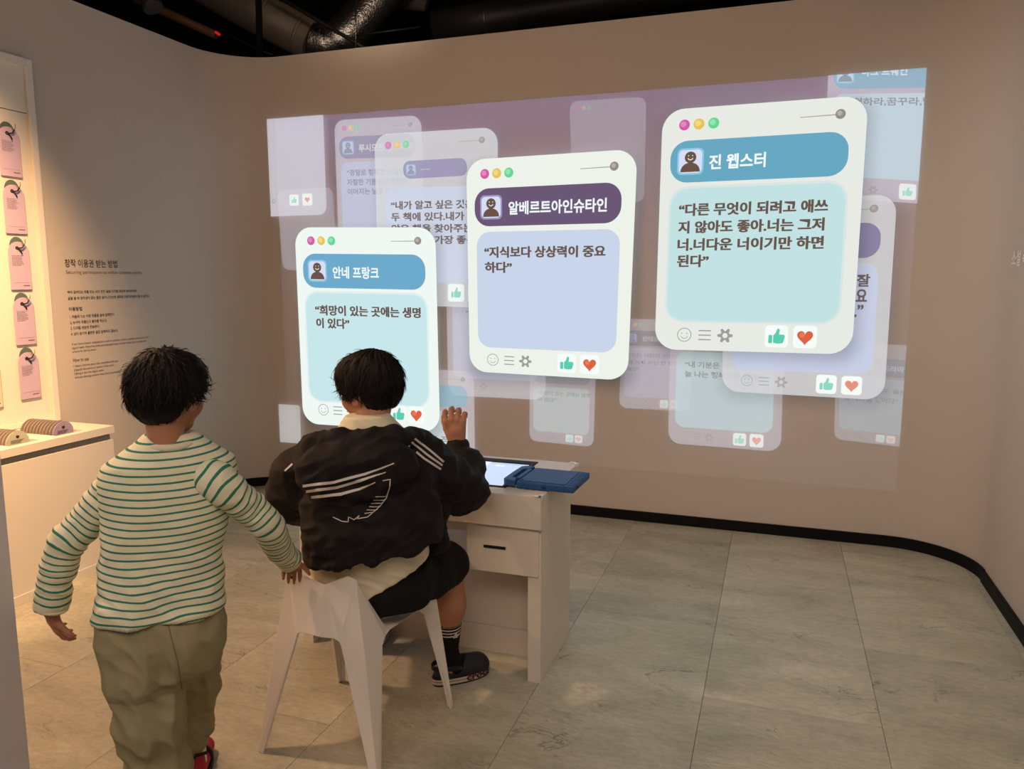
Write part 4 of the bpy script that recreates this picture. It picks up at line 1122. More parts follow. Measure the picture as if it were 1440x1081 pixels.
mt_shoeblack = mat('black_rubber', (20, 20, 22), rough=0.6)
mt_wsock = mat('white_sock', (226, 218, 208), rough=0.9, bump=0.2, bump_scale=500)
mt_yellow = mat('yellow_charm', (190, 150, 60), rough=0.5)

def nrm(v):
    v = np.array(v, float); return v/np.linalg.norm(v)

def add_head(f, c, fwd, s=1.0, tilt=0.0, neck=None):
    """head centred at c looking along fwd; returns the frame rows (right, forward, up)"""
    fwd = nrm(fwd); right = nrm(np.cross(fwd, (0, 0, 1))); upv = np.cross(right, fwd)
    R = np.array([right, fwd, upv])
    P = lambda x, y, z: np.array(c)+(right*x+fwd*y+upv*z)*s
    E = lambda p, r, k, op='add': f.ell(P(*p), np.array(r)*s, R, k, op)
    E((0, -0.012, 0.022), (0.072, 0.088, 0.082), 0.02)
    E((0, 0.026, -0.038), (0.056, 0.060, 0.064), 0.03)
    E((0, 0.060, -0.088), (0.026, 0.020, 0.016), 0.02)
    for sx in (-1, 1):
        E((sx*0.034, 0.055, -0.035), (0.026, 0.022, 0.024), 0.018)     # cheek
        E((sx*0.030, 0.082, -0.002), (0.014, 0.012, 0.010), 0.008, 'sub')  # socket
        E((sx*0.074, -0.006, -0.022), (0.008, 0.019, 0.030), 0.006)   # ear
        f.cone(P(sx*0.070, -0.004, 0.006), P(sx*0.082, -0.018, 0.0), 0.005*s, 0.005*s, 0.006)
        E((sx*0.084, -0.002, -0.022), (0.007, 0.011, 0.018), 0.004, 'sub')
        f.cone(P(sx*0.012, 0.084, 0.016), P(sx*0.044, 0.073, 0.014), 0.006*s, 0.005*s, 0.012)  # brow
    f.cone(P(0, 0.084, 0.000), P(0, 0.100, -0.030), 0.007*s, 0.010*s, 0.01)
    for sx in (-1, 1): E((sx*0.010, 0.092, -0.033), (0.007, 0.008, 0.006), 0.005)
    E((0, 0.082, -0.055), (0.019, 0.010, 0.005), 0.004)
    E((0, 0.080, -0.065), (0.016, 0.010, 0.006), 0.004)
    f.cone(P(-0.02, 0.092, -0.060), P(0.02, 0.092, -0.060), 0.0022, 0.0022, 0.002, op='sub')
    return R, P

def add_hand(f, wrist, d, n, side, curl=(0.3, 0.5, 0.4), s=1.0, spread=0.08, thumb_out=0.7, thumb_curl=0.3, k=0.004):
    """d: towards the fingers, n: out of the back of the hand, side: +1 when the thumb is on d x n, else -1"""
    d = nrm(d); n = nrm(np.array(n)-d*np.dot(n, d)); l = np.cross(d, n)*side       # l points to the thumb
    w = np.array(wrist, float)
    L = 0.072*s
    f.cone(w-d*0.012*s, w+d*0.03*s, 0.021*s, 0.027*s, 0.012, n, 1.45)
    kn = []
    for j, (o, ln) in enumerate(((0.027, 0.92), (0.009, 1.0), (-0.009, 0.97), (-0.026, 0.88))):
        p = w+d*L*ln+l*o*s
        f.cone(w+d*0.012*s+l*o*0.55*s, p, 0.012*s, 0.0095*s, 0.009)
        kn.append(p)
    for j, (p, ln) in enumerate(zip(kn, (0.90, 1.0, 0.94, 0.74))):
        a = 0.0; q = p
        fd = nrm(d+l*spread*(1.5-j))
        for si, (sl, r0, r1) in enumerate(((0.036, 0.0088, 0.0080), (0.023, 0.0080, 0.0074), (0.019, 0.0074, 0.0062))):
            a += curl[si]*(1+0.06*j)
            dr = fd*math.cos(a)-n*math.sin(a)
            e = q+dr*sl*ln*s
            f.cone(q, e, r0*s, r1*s, k)
            q = e
    b0 = w+d*0.016*s+l*0.016*s
    t1 = nrm(d*math.cos(thumb_out)+l*math.sin(thumb_out)-n*0.25)
    p1 = b0+t1*0.034*s
    t2 = nrm(t1-n*thumb_curl+d*0.35); p2 = p1+t2*0.028*s
    t3 = nrm(t2-n*thumb_curl+d*0.3); p3 = p2+t3*0.022*s
    f.cone(b0, p1, 0.0135*s, 0.0105*s, 0.009); f.cone(p1, p2, 0.0100*s, 0.0088*s, k); f.cone(p2, p3, 0.0088*s, 0.0070*s, k)

def add_eyes(P, s, parent):
    for sx in (-1, 1):
        bm = bmesh.new(); bmesh.ops.create_uvsphere(bm, u_segments=14, v_segments=10, radius=0.0115*s)
        o = from_bm('eye', bm, mt_eye, parent, True); o.location = P(sx*0.030, 0.068, -0.002)
        c = P(sx*0.030, 0.068, -0.002); v = nrm(P(sx*0.030, 0.168, -0.004)-c)
        bm = bmesh.new(); bmesh.ops.create_circle(bm, cap_ends=True, segments=14, radius=0.0055*s)
        q = Vector(v).to_track_quat('Z', 'Y').to_matrix().to_4x4(); q.translation = Vector(c+v*0.0112*s)
        bmesh.ops.transform(bm, matrix=q, verts=bm.verts)
        from_bm('iris', bm, mt_iris, parent)

def make_hair(parent, P, R, s, seed, tuft=2600, wave=0.35, length=0.042, low=-0.085, side_low=-0.015, lift=0.004, vol=1.0):
    """cap of hair grown on the skull, then loose locks flowing from the crown"""
    c = P(0, 0, 0)
    f = Field(np.array(c)-0.17, np.array(c)+0.17, 0.004)
    f.ell(P(0, -0.014, 0.026), np.array((0.086, 0.103, 0.092))*s*vol, R, 0.01)
    f.ell(P(0, -0.040, -0.022), np.array((0.068, 0.060, 0.062))*s*vol, R, 0.03)
    f.ell(P(0, 0.045, 0.052), np.array((0.070, 0.048, 0.050))*s, R, 0.03)
    # free the face, trim nape and sides
    fr = R[1]; u = R[2]
    f.ell(P(0, 0.105, -0.045), np.array((0.085, 0.072, 0.078))*s, R, 0.008, 'sub')
    f.cut(P(0, -0.05, low), -u+fr*0.10)
    X, Y, Z = [f.lo[i]+np.arange(f.n[i])*f.h for i in range(3)]
    q = [X[:, None, None]-c[0], Y[None, :, None]-c[1], Z[None, None, :]-c[2]]
    xr = sum(q[i]*R[0][i] for i in range(3)); yf = sum(q[i]*R[1][i] for i in range(3)); zu = sum(q[i]*R[2][i] for i in range(3))
    trim = np.minimum(side_low*s-zu, yf+0.030*s)     # in front of the ear nothing below side_low
    f.d = np.maximum(f.d, -(-trim) if False else trim).astype(np.float32)
    crown = P(0.008, -0.045, 0.115)
    def dsp(p):
        v = Vector((p-Vector(crown)))
        a = math.atan2(v.dot(Vector(R[1])), v.dot(Vector(R[0])))
        return 0.0045*noise.noise(Vector((a*5+seed, v.length*9, seed)))+0.0030*noise.noise(Vector((a*16, v.length*14, seed+4)))
    cap = build('hair', f, mt_hair, parent, dsp, smooth_it=1)
    me = cap.data
    n = len(me.vertices)
    co = np.empty(n*3); me.vertices.foreach_get('co', co); co = co.reshape(-1, 3)
    no = np.empty(n*3, np.float32); me.vertices.foreach_get('normal', no); no = no.reshape(-1, 3)
    rnd = random.Random(seed)
    bm = bmesh.new()
    cc = np.array(c)
    out = [i for i in range(n) if np.dot(no[i], co[i]-cc) > 0.02]
    for _ in range(tuft):
        i = rnd.choice(out); p = Vector(co[i]); nn = Vector(no[i])
        fl = p-Vector(crown); fl -= nn*fl.dot(nn)
        if fl.length < 0.004: fl = Vector((rnd.uniform(-1, 1), rnd.uniform(-1, 1), 0))
        fl.normalize(); fl = (fl+Vector((0, 0, -0.25))).normalized()
        w = nn.cross(fl).normalized()
        bend = rnd.uniform(-wave, wave)+wave*1.2*noise.noise(p*22+Vector((seed, 0, 0)))
        zz = (p-Vector(cc)).dot(Vector(R[2])); low_l = zz < -0.025
        L = length*rnd.uniform(0.6, 1.25)*s*(0.42 if low_l else 1.0); wd = rnd.uniform(0.0010, 0.0022)
        rise = rnd.uniform(0.0005, lift)*(0.35 if low_l else 1)*(2.2 if rnd.random() < 0.10 else 1)
        prev = None; q = p-nn*0.002; dr = fl.copy()
        for k in range(6):
            t = k/5; ww = wd*(1-t)**0.6*(0.4+0.6*min(1, t*4+0.3))
            hgt = nn*(rise*math.sin(min(1.0, t*1.3)*PI*0.6))
            a = bm.verts.new(q+hgt+w*ww); b2 = bm.verts.new(q+hgt-w*ww); m2 = bm.verts.new(q+hgt+nn*ww*0.9)
            if prev:
                for (x0, y0), (x1, y1) in (((prev[0], prev[2]), (a, m2)), ((prev[2], prev[1]), (m2, b2))):
                    fc = bm.faces.new((x0, y0, y1, x1)); fc.smooth = True
            prev = (a, b2, m2)
            dr = (dr+w*bend*0.35).normalized()
            q = q+dr*L/5
            # hug the skull
            rel = q-Vector(cc)
            e = Vector([rel.dot(Vector(R[0]))/0.0895/vol, (rel.dot(Vector(R[1]))+0.014*s)/0.108/vol, (rel.dot(Vector(R[2]))-0.02*s)/0.100/vol])/s
            if e.length > 1.02 and rel.dot(Vector(R[2])) > -0.03: q = q-nn*0.0012
            elif rel.dot(Vector(R[2])) <= -0.03: q = q-nn*0.0022
    o = from_bm('hair_lock', bm, mt_hair, cap, True)
    o['kind'] = 'stuff'
    return cap

def decals(name, target_bvh, lines, mt, parent, lift=0.0022, step=2.0):
    """printed lines, seams and a painted highlight laid on a garment: each (points in px, half width px or list of half widths)"""
    bm = bmesh.new()
    def hit(x, y):
        r = Vector(ray(x, y)).normalized()
        h, nn, i, dd = target_bvh.ray_cast(Vector(CAM), r, 8)
        if h is None: return None
        return h-r*lift*0.6+nn*lift*0.6*(1 if nn.dot(r) < 0 else -1)
    for pts, hw in lines:
        P = [np.array(p, float) for p in pts]
        S = []; W = []
        hws = hw if isinstance(hw, (list, tuple)) else [hw]*len(P)
        for i in range(len(P)-1):
            n = max(1, int(np.linalg.norm(P[i+1]-P[i])/step))
            for k in range(n): S.append(P[i]+(P[i+1]-P[i])*k/n); W.append(hws[i]+(hws[i+1]-hws[i])*k/n)
        S.append(P[-1]); W.append(hws[-1])
        prev = None
        for i, p in enumerate(S):
            t = S[min(i+1, len(S)-1)]-S[max(i-1, 0)]; t = t/(np.linalg.norm(t)+1e-9); nn = np.array((-t[1], t[0]))
            a = hit(*(p+nn*W[i])); b2 = hit(*(p-nn*W[i])); m2 = hit(*p)
            if a is None or b2 is None or m2 is None or (a-b2).length > 0.03+W[i]*0.006: prev = None; continue
            cur = (bm.verts.new(a), bm.verts.new(m2), bm.verts.new(b2))
            if prev and (prev[1].co-cur[1].co).length < 0.03:
                bm.faces.new((prev[0], prev[1], cur[1], cur[0])); bm.faces.new((prev[1], prev[2], cur[2], cur[1]))
            prev = cur
    return from_bm(name, bm, mt, parent)

def bvh_of(*objs):
    vs, fs = [], []
    for o in objs:
        b = len(vs); vs += [v.co.copy() for v in o.data.vertices]; fs += [tuple(b+i for i in p.vertices) for p in o.data.polygons]
    return BVHTree.FromPolygons(vs, fs)

def seg_dist(P, a, b):
    a = np.array(a); b = np.array(b); ba = b-a
    t = np.clip((P-a)@ba/(ba@ba), 0, 1); return np.linalg.norm(P-(a+t[:, None]*ba), axis=1), t*np.linalg.norm(ba)
def along(P, pts):
    """length along a chain for each point, eased over neighbouring segments"""
    P = np.asarray(P, float); S = []; D2 = []; acc = 0
    for i, (a, b) in enumerate(zip(pts, pts[1:])):
        a = np.array(a); b = np.array(b); ba = b-a; L = np.linalg.norm(ba)
        t = (P-a)@ba/(L*L); tc = np.clip(t, 0, 1)
        S.append(acc+np.clip(t, -4 if i == 0 else 0, 5 if i == len(pts)-2 else 1)*L); D2.append(((P-(a+tc[:, None]*ba))**2).sum(1)); acc += L
    S = np.array(S); D2 = np.array(D2); w = np.exp(-(D2-D2.min(0))/(0.026**2))
    return (S*w).sum(0)/w.sum(0)

def px(x, y, d): return np.array(atd(x, y, d))
def hview(x):
    r = ray(x, 540); v = np.array((r[0], r[1], 0.0)); return v/np.linalg.norm(v)

# ================================================================== standing child
a_dir = hview(235)                                   # away from the photographer
r_dir = np.array((a_dir[1], -a_dir[0], 0.0))         # to his right in the picture
childA = empty('person', (px(232, 1000, 2.0)[0], px(232, 1000, 2.0)[1], 0), label='standing child seen from behind in green-striped shirt and khaki trousers, hand on the chair', cat='person')
D = 1.95
hd = a_dir*math.cos(math.radians(38))+r_dir*math.sin(math.radians(38))+np.array((0, 0, -0.10))
HC = px(237, 552, D)
fA = Field((-2.30, 1.15, -0.01), (-1.15, 2.15, 1.40), 0.0042)
RA, PA = add_head(fA, HC, hd, 0.97)
SH = 0.97
nb = px(238, 640, D+0.005)
fA.cone(PA(0, -0.030, -0.045), nb, 0.040, 0.046, 0.02)
chest = px(236, 700, D+0.01); belly = px(230, 790, D+0.01); hip = px(229, 870, D+0.02)
fA.chain([nb-np.array((0, 0, .03)), chest, belly, hip], [0.055, 0.088, 0.086, 0.092], 0.03, a_dir, 1.35)
shL, shR = px(172, 676, D+0.01), px(306, 680, D+0.02)
fA.cone(px(210, 664, D+.01), shL, 0.042, 0.030, 0.015); fA.cone(px(266, 666, D+.01), shR, 0.042, 0.030, 0.015)
elL, wrL = px(92, 766, D-0.02), px(72, 858, D+0.01)
elR, wrR = px(378, 742, D+0.10), px(409, 790, D+0.33)
fA.chain([shL, elL, wrL], [0.031, 0.027, 0.019], 0.012); fA.chain([shR, px(345, 712, D+.06), elR, wrR], [0.031, 0.028, 0.026, 0.019], 0.012)
add_hand(fA, wrL+nrm(px(73, 870, D+.01)-wrL)*0.004, px(80, 892, D+0.05)-wrL, -r_dir*0.75-a_dir*0.35, -1, (0.35, 0.45, 0.3), 0.80, thumb_out=0.9)
HT = np.array(BLt)
add_hand(fA, wrR, (HT+np.array((0.015, 0.0, 0.010)))-wrR, np.array((0, 0, 1.0))-a_dir*0.3, 1, (0.45, 0.7, 0.4), 0.80, thumb_out=0.9)
hL, hR = px(195, 880, D+0.02), px(262, 878, D+0.03)
knL, anL = px(213, 1010, D+0.03), px(228, 1175, D+0.12)
knR, anR = px(273, 965, D+0.30), px(272, 1050, D+0.355)
fA.chain([hL, knL, anL], [0.075, 0.048, 0.032], 0.03); fA.chain([hR, knR, anR], [0.072, 0.045, 0.030], 0.03)
def foot_of(f, an, dr):
    g = np.array((an[0], an[1], 0.028)); f.cone(an, g-dr*0.02, 0.030, 0.026, 0.02); f.cone(g-dr*0.03, g+dr*0.11, 0.026, 0.020, 0.02)
fdR = nrm(a_dir+r_dir*0.25)
foot_of(fA, anL, a_dir); foot_of(fA, anR, fdR)
bodyA = build('body', fA, mt_skin, childA, smooth_it=1)
add_eyes(PA, SH, bodyA)
make_hair(childA, PA, RA, SH*0.995, 3, 2600, 0.5, 0.040, low=-0.090, lift=0.009)

# shirt
def zof(y, d=D): return px(230, y, d)[2]
rows = []
for y, c, hw, th in ((610, 240, 34, .046), (624, 240, 50, .056), (640, 239, 72, .066), (650, 239, 86, .076), (668, 238, 91, .082), (690, 238, 89, .086), (720, 235, 84, .088), (770, 229, 77, .089), (820, 229, 78, .095), (856, 227, 84, .105)):
    p = px(c, y, D); rows.append((p[2], p[0]+a_dir[0]*0.012, p[1]+a_dir[1]*0.012, hw*D/F, th))
fS = Field((-2.30, 1.15, 0.50), (-1.15, 2.15, 1.22), 0.0045)
fS.loft(rows, r_dir, a_dir, 0.01, 2.3)
fS.ell(px(240, 603, D+0.012), (0.048, 0.048, 0.024), None, 0.0, 'sub')
def fold(p, sx, sz, seed, amp, dirv):
    """soft slanting folds: noise squeezed across dirv"""
    q = Vector((p.dot(Vector(dirv))*sx, p.dot(Vector(np.cross(dirv, a_dir)))*sz, p.dot(Vector(a_dir))*sx*0.5+seed))
    v = noise.noise(q)
    return amp*(1-abs(v)*2.2)
def dS(p):
    t = max(0.0, min(1.0, (1.0-p.z)/0.42))
    d1 = nrm(r_dir*0.25+np.array((0, 0, 1)))
    v = fold(p, 17, 4, 1.0, 0.0090*(0.3+t), nrm(r_dir*0.8+np.array((0, 0, 1.0))))*0.8
    v += fold(p, 12, 3.0, 7.0, 0.0105*t, nrm(-r_dir*0.9+np.array((0, 0, 1.0))))
    low = max(0.0, 1-(p.z-0.66)/0.12)
    v += low*0.007*noise.noise(Vector((p.dot(Vector(r_dir))*6, p.z*34, 2.0)))
    return v
rx = r_dir
def sA(P):
    w = 0.006*np.sin((P@rx)*17+1)+0.004*np.sin((P@rx)*41+P[:, 2]*20)
    low = np.clip((0.86-P[:, 2])/0.25, 0, 1)
    return -P[:, 2]+low*w*1.3-0.035*low*(P@rx-(np.array(belly)@rx))+0.012*((P@rx-(chest@rx))/0.15)**2*(1-low)
mt_stripe = stripe_mat('striped_cotton', (224, 220, 192), (52, 124, 106), 0.0182, 0.0046)
shirt = build('shirt', fS, mt_stripe, childA, dS, sA, 1)
# collar band
bm = bmesh.new()
cpts = []
for i in range(25):
    t = 2*PI*i/24; c = px(240, 617, D)+a_dir*0.010
    cpts.append(Vector(c+r_dir*0.062*math.cos(t)+a_dir*0.057*math.sin(t)+np.array((0, 0, 0.010*math.sin(t)-0.004))))
tube(bm, cpts, 0.0095, 8, caps=False)
cb = from_bm('collar', bm, mt_cream, shirt, True)
mt_stripe2 = stripe_mat('striped_sleeve_cotton', (224, 220, 192), (52, 124, 106), 0.0182, 0.0046)
def smooth_path(pts, rs, n=6):
    P = [np.array(p, float) for p in pts]; out = []; ro = []
    for i in range(len(P)-1):
        p0, p1, p2, p3 = P[max(i-1, 0)], P[i], P[i+1], P[min(i+2, len(P)-1)]
        for k in range(n):
            t = k/n; out.append(0.5*((2*p1)+(-p0+p2)*t+(2*p0-5*p1+4*p2-p3)*t*t+(-p0+3*p1-3*p2+p3)*t**3)); ro.append(rs[i]+(rs[i+1]-rs[i])*t)
    return out+[P[-1]], ro+[rs[-1]]
def sleeve(pts, rs, seed, cutn):
    pts, rs = smooth_path(pts, rs)
    A = np.array(pts); f = Field(A.min(0)-0.09, A.max(0)+0.09, 0.0042)
    f.chain(pts, rs, 0.004)
    f.cut(pts[-1], nrm(np.array(pts[-1])-np.array(pts[-2])))
    ax = [Vector(nrm(np.array(b)-np.array(a))) for a, b in zip(pts, pts[1:])]
    Pn = np.array(pts)
    def dsp(p, s):
        w = 0.0062*(1-2.0*abs(noise.noise(Vector((s*24, p.dot(Vector(rx))*9+p.z*9, seed)))))+0.0025*noise.noise(Vector((s*60, p.z*12, seed+9)))
        return w
    dsp.pre = lambda P: along(P, pts)
    def at(P):
        return along(P, pts)+0.004*np.sin(P[:, 2]*60)+0.003*np.sin((P@rx)*70)
    o = build('sleeve', f, mt_stripe2, shirt, dsp, at, 1, 70)
    bm = bmesh.new()
    e = Vector(pts[-1]); t = Vector(nrm(np.array(pts[-1])-np.array(pts[-2]))); u = t.orthogonal().normalized(); w = t.cross(u)
    tube(bm, [e-t*0.004+(u*math.cos(2*PI*i/20)+w*math.sin(2*PI*i/20))*(rs[-1]-0.001) for i in range(21)], 0.0045, 6, caps=False)
    from_bm('cuff', bm, mt_cream, shirt, True)
    return o
sleeve([px(200, 668, D+0.02), px(178, 672, D), px(158, 690, D), px(118, 738, D-0.01), elL, px(80, 812, D-0.01), px(72, 856, D)], [0.03, 0.046, 0.045, 0.041, 0.040, 0.037, 0.037], 2.0, None)
sleeve([px(276, 668, D+0.03), px(300, 674, D), px(322, 690, D+0.01), px(352, 715, D+0.06), elR, px(393, 772, D+0.21), px(407, 788, D+0.305)], [0.03, 0.045, 0.043, 0.039, 0.037, 0.033, 0.033], 5.0, None)

# trousers
fT = Field((-2.05, 1.20, 0.02), (-1.30, 2.10, 0.80), 0.0045)
rows = []
for y, c, hw, th in ((845, 228, 74, .088), (870, 228, 79, .096), (895, 228, 80, .094), (915, 232, 72, .080), (945, 236, 55, .055)):
    p = px(c, y, D); rows.append((p[2], p[0]+a_dir[0]*0.012, p[1]+a_dir[1]*0.012, hw*D/F, th))
fT.loft(rows, r_dir, a_dir, 0.02, 2.2)
tl = [px(196, 892, D+0.02), px(203, 940, D+0.02), knL, px(222, 1080, D+0.07), px(228, 1165, D+0.10)]
tr = [px(258, 892, D+0.03), px(268, 925, D+0.16), px(274, 968, D+0.29), px(272, 1010, D+0.325), px(271, 1044, D+0.345)]
fT.chain(tl, [0.084, 0.082, 0.073, 0.063, 0.058], 0.05); fT.chain(tr, [0.080, 0.066, 0.052, 0.043, 0.040], 0.045)
fT.cut(tr[-1], (0, 0, -1), tr[-1]-0.08, tr[-1]+0.08); fT.cut(tl[-1], (0, 0, -1), tl[-1]-0.1, tl[-1]+0.1)
def dT(p):
    z = max(0.0, min(1.0, (0.62-p.z)/0.3))
    v = 0.0120*(1-2.4*abs(noise.noise(Vector((p.dot(Vector(rx))*15+p.z*4, p.z*4.5-p.dot(Vector(rx))*5, 3.0)))))*(0.5+0.5*z)
    v += 0.0060*(1-2.4*abs(noise.noise(Vector((p.dot(Vector(rx))*22+p.z*10, p.z*9-p.dot(Vector(rx))*10, 8.0)))))
    return v-0.002
trou = build('trousers', fT, mt_khaki, childA, dT, None, 1)
bv = bvh_of(trou)
decals('seam', bv, [([(234, 866), (238, 885), (243, 905), (250, 930), (256, 970)], 0.55)], mat('khaki_seam', (112, 100, 70), rough=0.9), trou, 0.0012)
bm = bmesh.new(); tube(bm, [px(149, 858, D-0.06), px(150, 866, D-0.065), px(152, 872, D-0.065), px(150, 876, D-0.065), px(153, 882, D-0.065)], 0.0032, 6); from_bm('drawstring', bm, mt_shoeblack, trou, True)

def sneaker(an, dr, nm='shoe'):
    g = np.array((an[0], an[1], 0.0)); rr = np.array((dr[1], -dr[0], 0))
    f = Field(g-np.array((0.16, 0.16, 0.01)), g+np.array((0.16, 0.2, 0.16)), 0.004)
    f.cone(g-dr*0.035+np.array((0, 0, .035)), g+dr*0.12+np.array((0, 0, .028)), 0.037, 0.034, 0.01, (0, 0, 1), 1.15)
    f.cone(g-dr*0.03+np.array((0, 0, .05)), g+np.array((0, 0, .085)), 0.034, 0.034, 0.02)
    f.ell(g+np.array((0, 0, 0.115)), (0.030, 0.030, 0.03), None, 0.004, 'sub')
    f.cut(g+np.array((0, 0, 0.012)), (0, 0, -1)); 
    sh = build(nm, f, mt_red, childA, smooth_it=1)
    bm = bmesh.new(); out = []
    for i in range(28):
        t = 2*PI*i/28; w = 0.041 if math.sin(t) > -0.2 else 0.038
        out.append(Vector(g+dr*(0.042+0.102*math.sin(t))+rr*w*math.cos(t)))
    prism(bm, out, (0, 0, 0.018)); from_bm('sole', bm, mt_shoeblack, sh)
    bm = bmesh.new()
    tube(bm, [Vector(g+dr*0.06+rr*0.036*math.cos(t)+np.array((0, 0, 0.03+0.040*math.sin(t)))) for t in [PI*i/10 for i in range(11)]], 0.007, 6)
    tube(bm, [Vector(g-dr*0.062+np.array((0, 0, .06))), Vector(g-dr*0.075+np.array((0, 0, .10))), Vector(g-dr*0.06+rr*0.02+np.array((0, 0, .112))), Vector(g-dr*0.05+rr*0.05+np.array((0, 0, .113)))], 0.005, 6)
    from_bm('strap', bm, mt_shoeblack, sh)
    f = Field(g-np.array((0.06, 0.06, 0.0)), g+np.array((0.06, 0.06, 0.22)), 0.004)
    f.cone(g+np.array((0, 0, .06)), np.array(an)+np.array((0, 0, .03)), 0.036, 0.034, 0.01)
    build('sock', f, mt_wsock, childA)
sneaker(anR, fdR); sneaker(anL, nrm(a_dir))

# ================================================================== seated child
v2 = hview(520)
b_f = nrm(v2*math.cos(math.radians(10))+np.array((v2[1], -v2[0], 0))*math.sin(math.radians(10)))   # the way he faces
b_r = np.array((b_f[1], -b_f[0], 0.0))
childB = empty('person', (-1.27, 2.15, 0), label='seated child seen from behind in black hooded jacket, one hand raised over the desk', cat='person')
DB = 2.46
hB = nrm(v2*math.cos(math.radians(50))-np.array((v2[1], -v2[0], 0))*math.sin(math.radians(50))+np.array((0, 0, -0.16)))
HB = px(518, 545, DB+0.06)
fB = Field((-1.85, 1.85, -0.01), (-0.72, 3.02, 1.36), 0.0046)
SB = 1.04
RB, PB = add_head(fB, HB, hB, SB)
nbB = px(518, 612, DB+0.02)
fB.cone(PB(0, -0.030, -0.05), nbB, 0.047, 0.055, 0.02)
chB, beB, hiB = px(520, 680, DB+0.0), px(518, 760, DB), px(522, 812, DB+0.07)
fB.chain([nbB-np.array((0, 0, .03)), chB, beB, hiB], [0.06, 0.112, 0.12, 0.108], 0.04, b_f, 1.3)
sLB, sRB = px(440, 640, DB+0.02), px(598, 638, DB+0.03)
fB.cone(px(490, 632, DB), sLB, 0.06, 0.05, 0.04); fB.cone(px(550, 630, DB), sRB, 0.06, 0.05, 0.04)
eLB, wLB = px(408, 716, DB+0.12), px(470, 690, DB+0.36)
eRB, wRB = px(660, 696, DB+0.24), px(643, 624, DB+0.32)
fB.chain([sLB, eLB, wLB], [0.050, 0.038, 0.025], 0.02); fB.chain([sRB, eRB, wRB], [0.050, 0.038, 0.024], 0.02)
v3 = hview(640); r3 = np.array((v3[1], -v3[0], 0))
add_hand(fB, wLB, b_f*1.0+b_r*0.3-np.array((0, 0, .1)), (0, 0, 1), 1, (0.2, 0.3, 0.3), 0.98)
add_hand(fB, wRB+np.array((0, 0, 0.004)), np.array((0, 0, 1.0))+r3*(-0.10)+v3*0.12, -v3*0.95-r3*0.15, -1, (0.5, 0.9, 0.7), 1.18, spread=0.12, thumb_out=0.45, thumb_curl=0.6)
# legs
hLB, hRB = px(484, 822, DB+0.05), px(556, 816, DB+0.06)
kLB, aLB = np.array((-1.500, 2.56, 0.475)), np.array((-1.505, 2.585, 0.09))
kRB, aRB = px(628, 790, DB+0.36), px(628, 918, DB+0.40)
fB.chain([hRB, kRB, px(631, 850, DB+0.36), aRB], [0.082, 0.064, 0.058, 0.036], 0.03)
fB.chain([hLB, kLB, lerp(tuple(kLB), tuple(aLB), 0.35), aLB], [0.082, 0.064, 0.058, 0.036], 0.03)
HEEL = onz(626, 955); fdB = nrm(np.array((0.145, 0.155, 0)))
fB.cone(aRB, aRB*np.array((1, 1, 0))+np.array((0, 0, 0.05))+fdB*0.02, 0.036, 0.034, 0.02); fB.cone(aRB*np.array((1, 1, 0))+np.array((0, 0, 0.045)), aRB*np.array((1, 1, 0))+np.array((0, 0, 0.04))+fdB*0.12, 0.034, 0.028, 0.02)
fdL = nrm(np.array((-0.1, 1.0, 0)))
fB.cone(aLB, aLB*np.array((1, 1, 0))+np.array((0, 0, 0.045))+fdL*0.12, 0.034, 0.028, 0.02)
bodyB = build('body', fB, mt_skin, childB, smooth_it=1)
add_eyes(PB, SB, bodyB)
make_hair(childB, PB, RB, SB*1.0, 11, 2600, 0.25, 0.040, low=-0.070, lift=0.006, vol=1.04)

# cream undershirt: neck piece and tail below the jacket
fU = Field((-1.75, 1.90, 0.36), (-0.85, 2.65, 1.12), 0.005)
rows = []
for y, c, hw, th in ((584, 517, 30, .060), (594, 519, 38, .068), (606, 519, 50, .075), (628, 520, 60, .09), (700, 520, 78, .12), (760, 520, 80, .135), (800, 521, 86, .146), (830, 524, 88, .150), (846, 526, 88, .150)):
    p = px(c, y, DB+0.07*max(0, (y-740)/60) if y < 800 else DB+0.07); rows.append((p[2], p[0], p[1], hw*DB/F, th))
fU.loft(rows, b_r, b_f, 0.01, 2.3)
fU.ell(px(520, 576, DB+0.03), (0.050, 0.050, 0.028), None, 0.0, 'sub')
fU.cut(px(545, 829, DB-0.08), nrm(np.array((0, 0, -1.0))+b_r*0.55))
def dU(p): return 0.004*(1-2*abs(noise.noise(Vector((p.dot(Vector(b_r))*14+p.z*20, p.z*16, 1.0)))))
build('undershirt', fU, mt_cream, childB, dU, None, 1)
# shorts
fH = Field((-1.78, 1.90, 0.34), (-0.80, 2.95, 0.72), 0.005)
rows = []
for y, c, hw, th in ((795, 524, 78, .125), (820, 525, 84, .138), (843, 527, 80, .132)):
    p = px(c, y, DB+0.07); rows.append((p[2], p[0], p[1], hw*DB/F, th))
fH.loft(rows, b_r, b_f, 0.03, 2.3)
fH.chain([hRB, px(598, 806, DB+0.22), px(627, 793, DB+0.35)], [0.090, 0.088, 0.084], 0.03)
fH.chain([hLB, kLB+np.array((0.0, 0.0, 0.0))], [0.090, 0.084], 0.03)
fH.cut(px(634, 812, DB+0.36), nrm((kRB-hRB)*1.0+np.array((0, 0, -0.42))), px(634, 800, DB+0.36)-0.14, px(634, 800, DB+0.36)+0.14)
def dH(p): return 0.004*(1-2*abs(noise.noise(Vector((p.x*16, p.y*10, p.z*20)))))
build('shorts', fH, mt_shorts, childB, dH, None, 1)

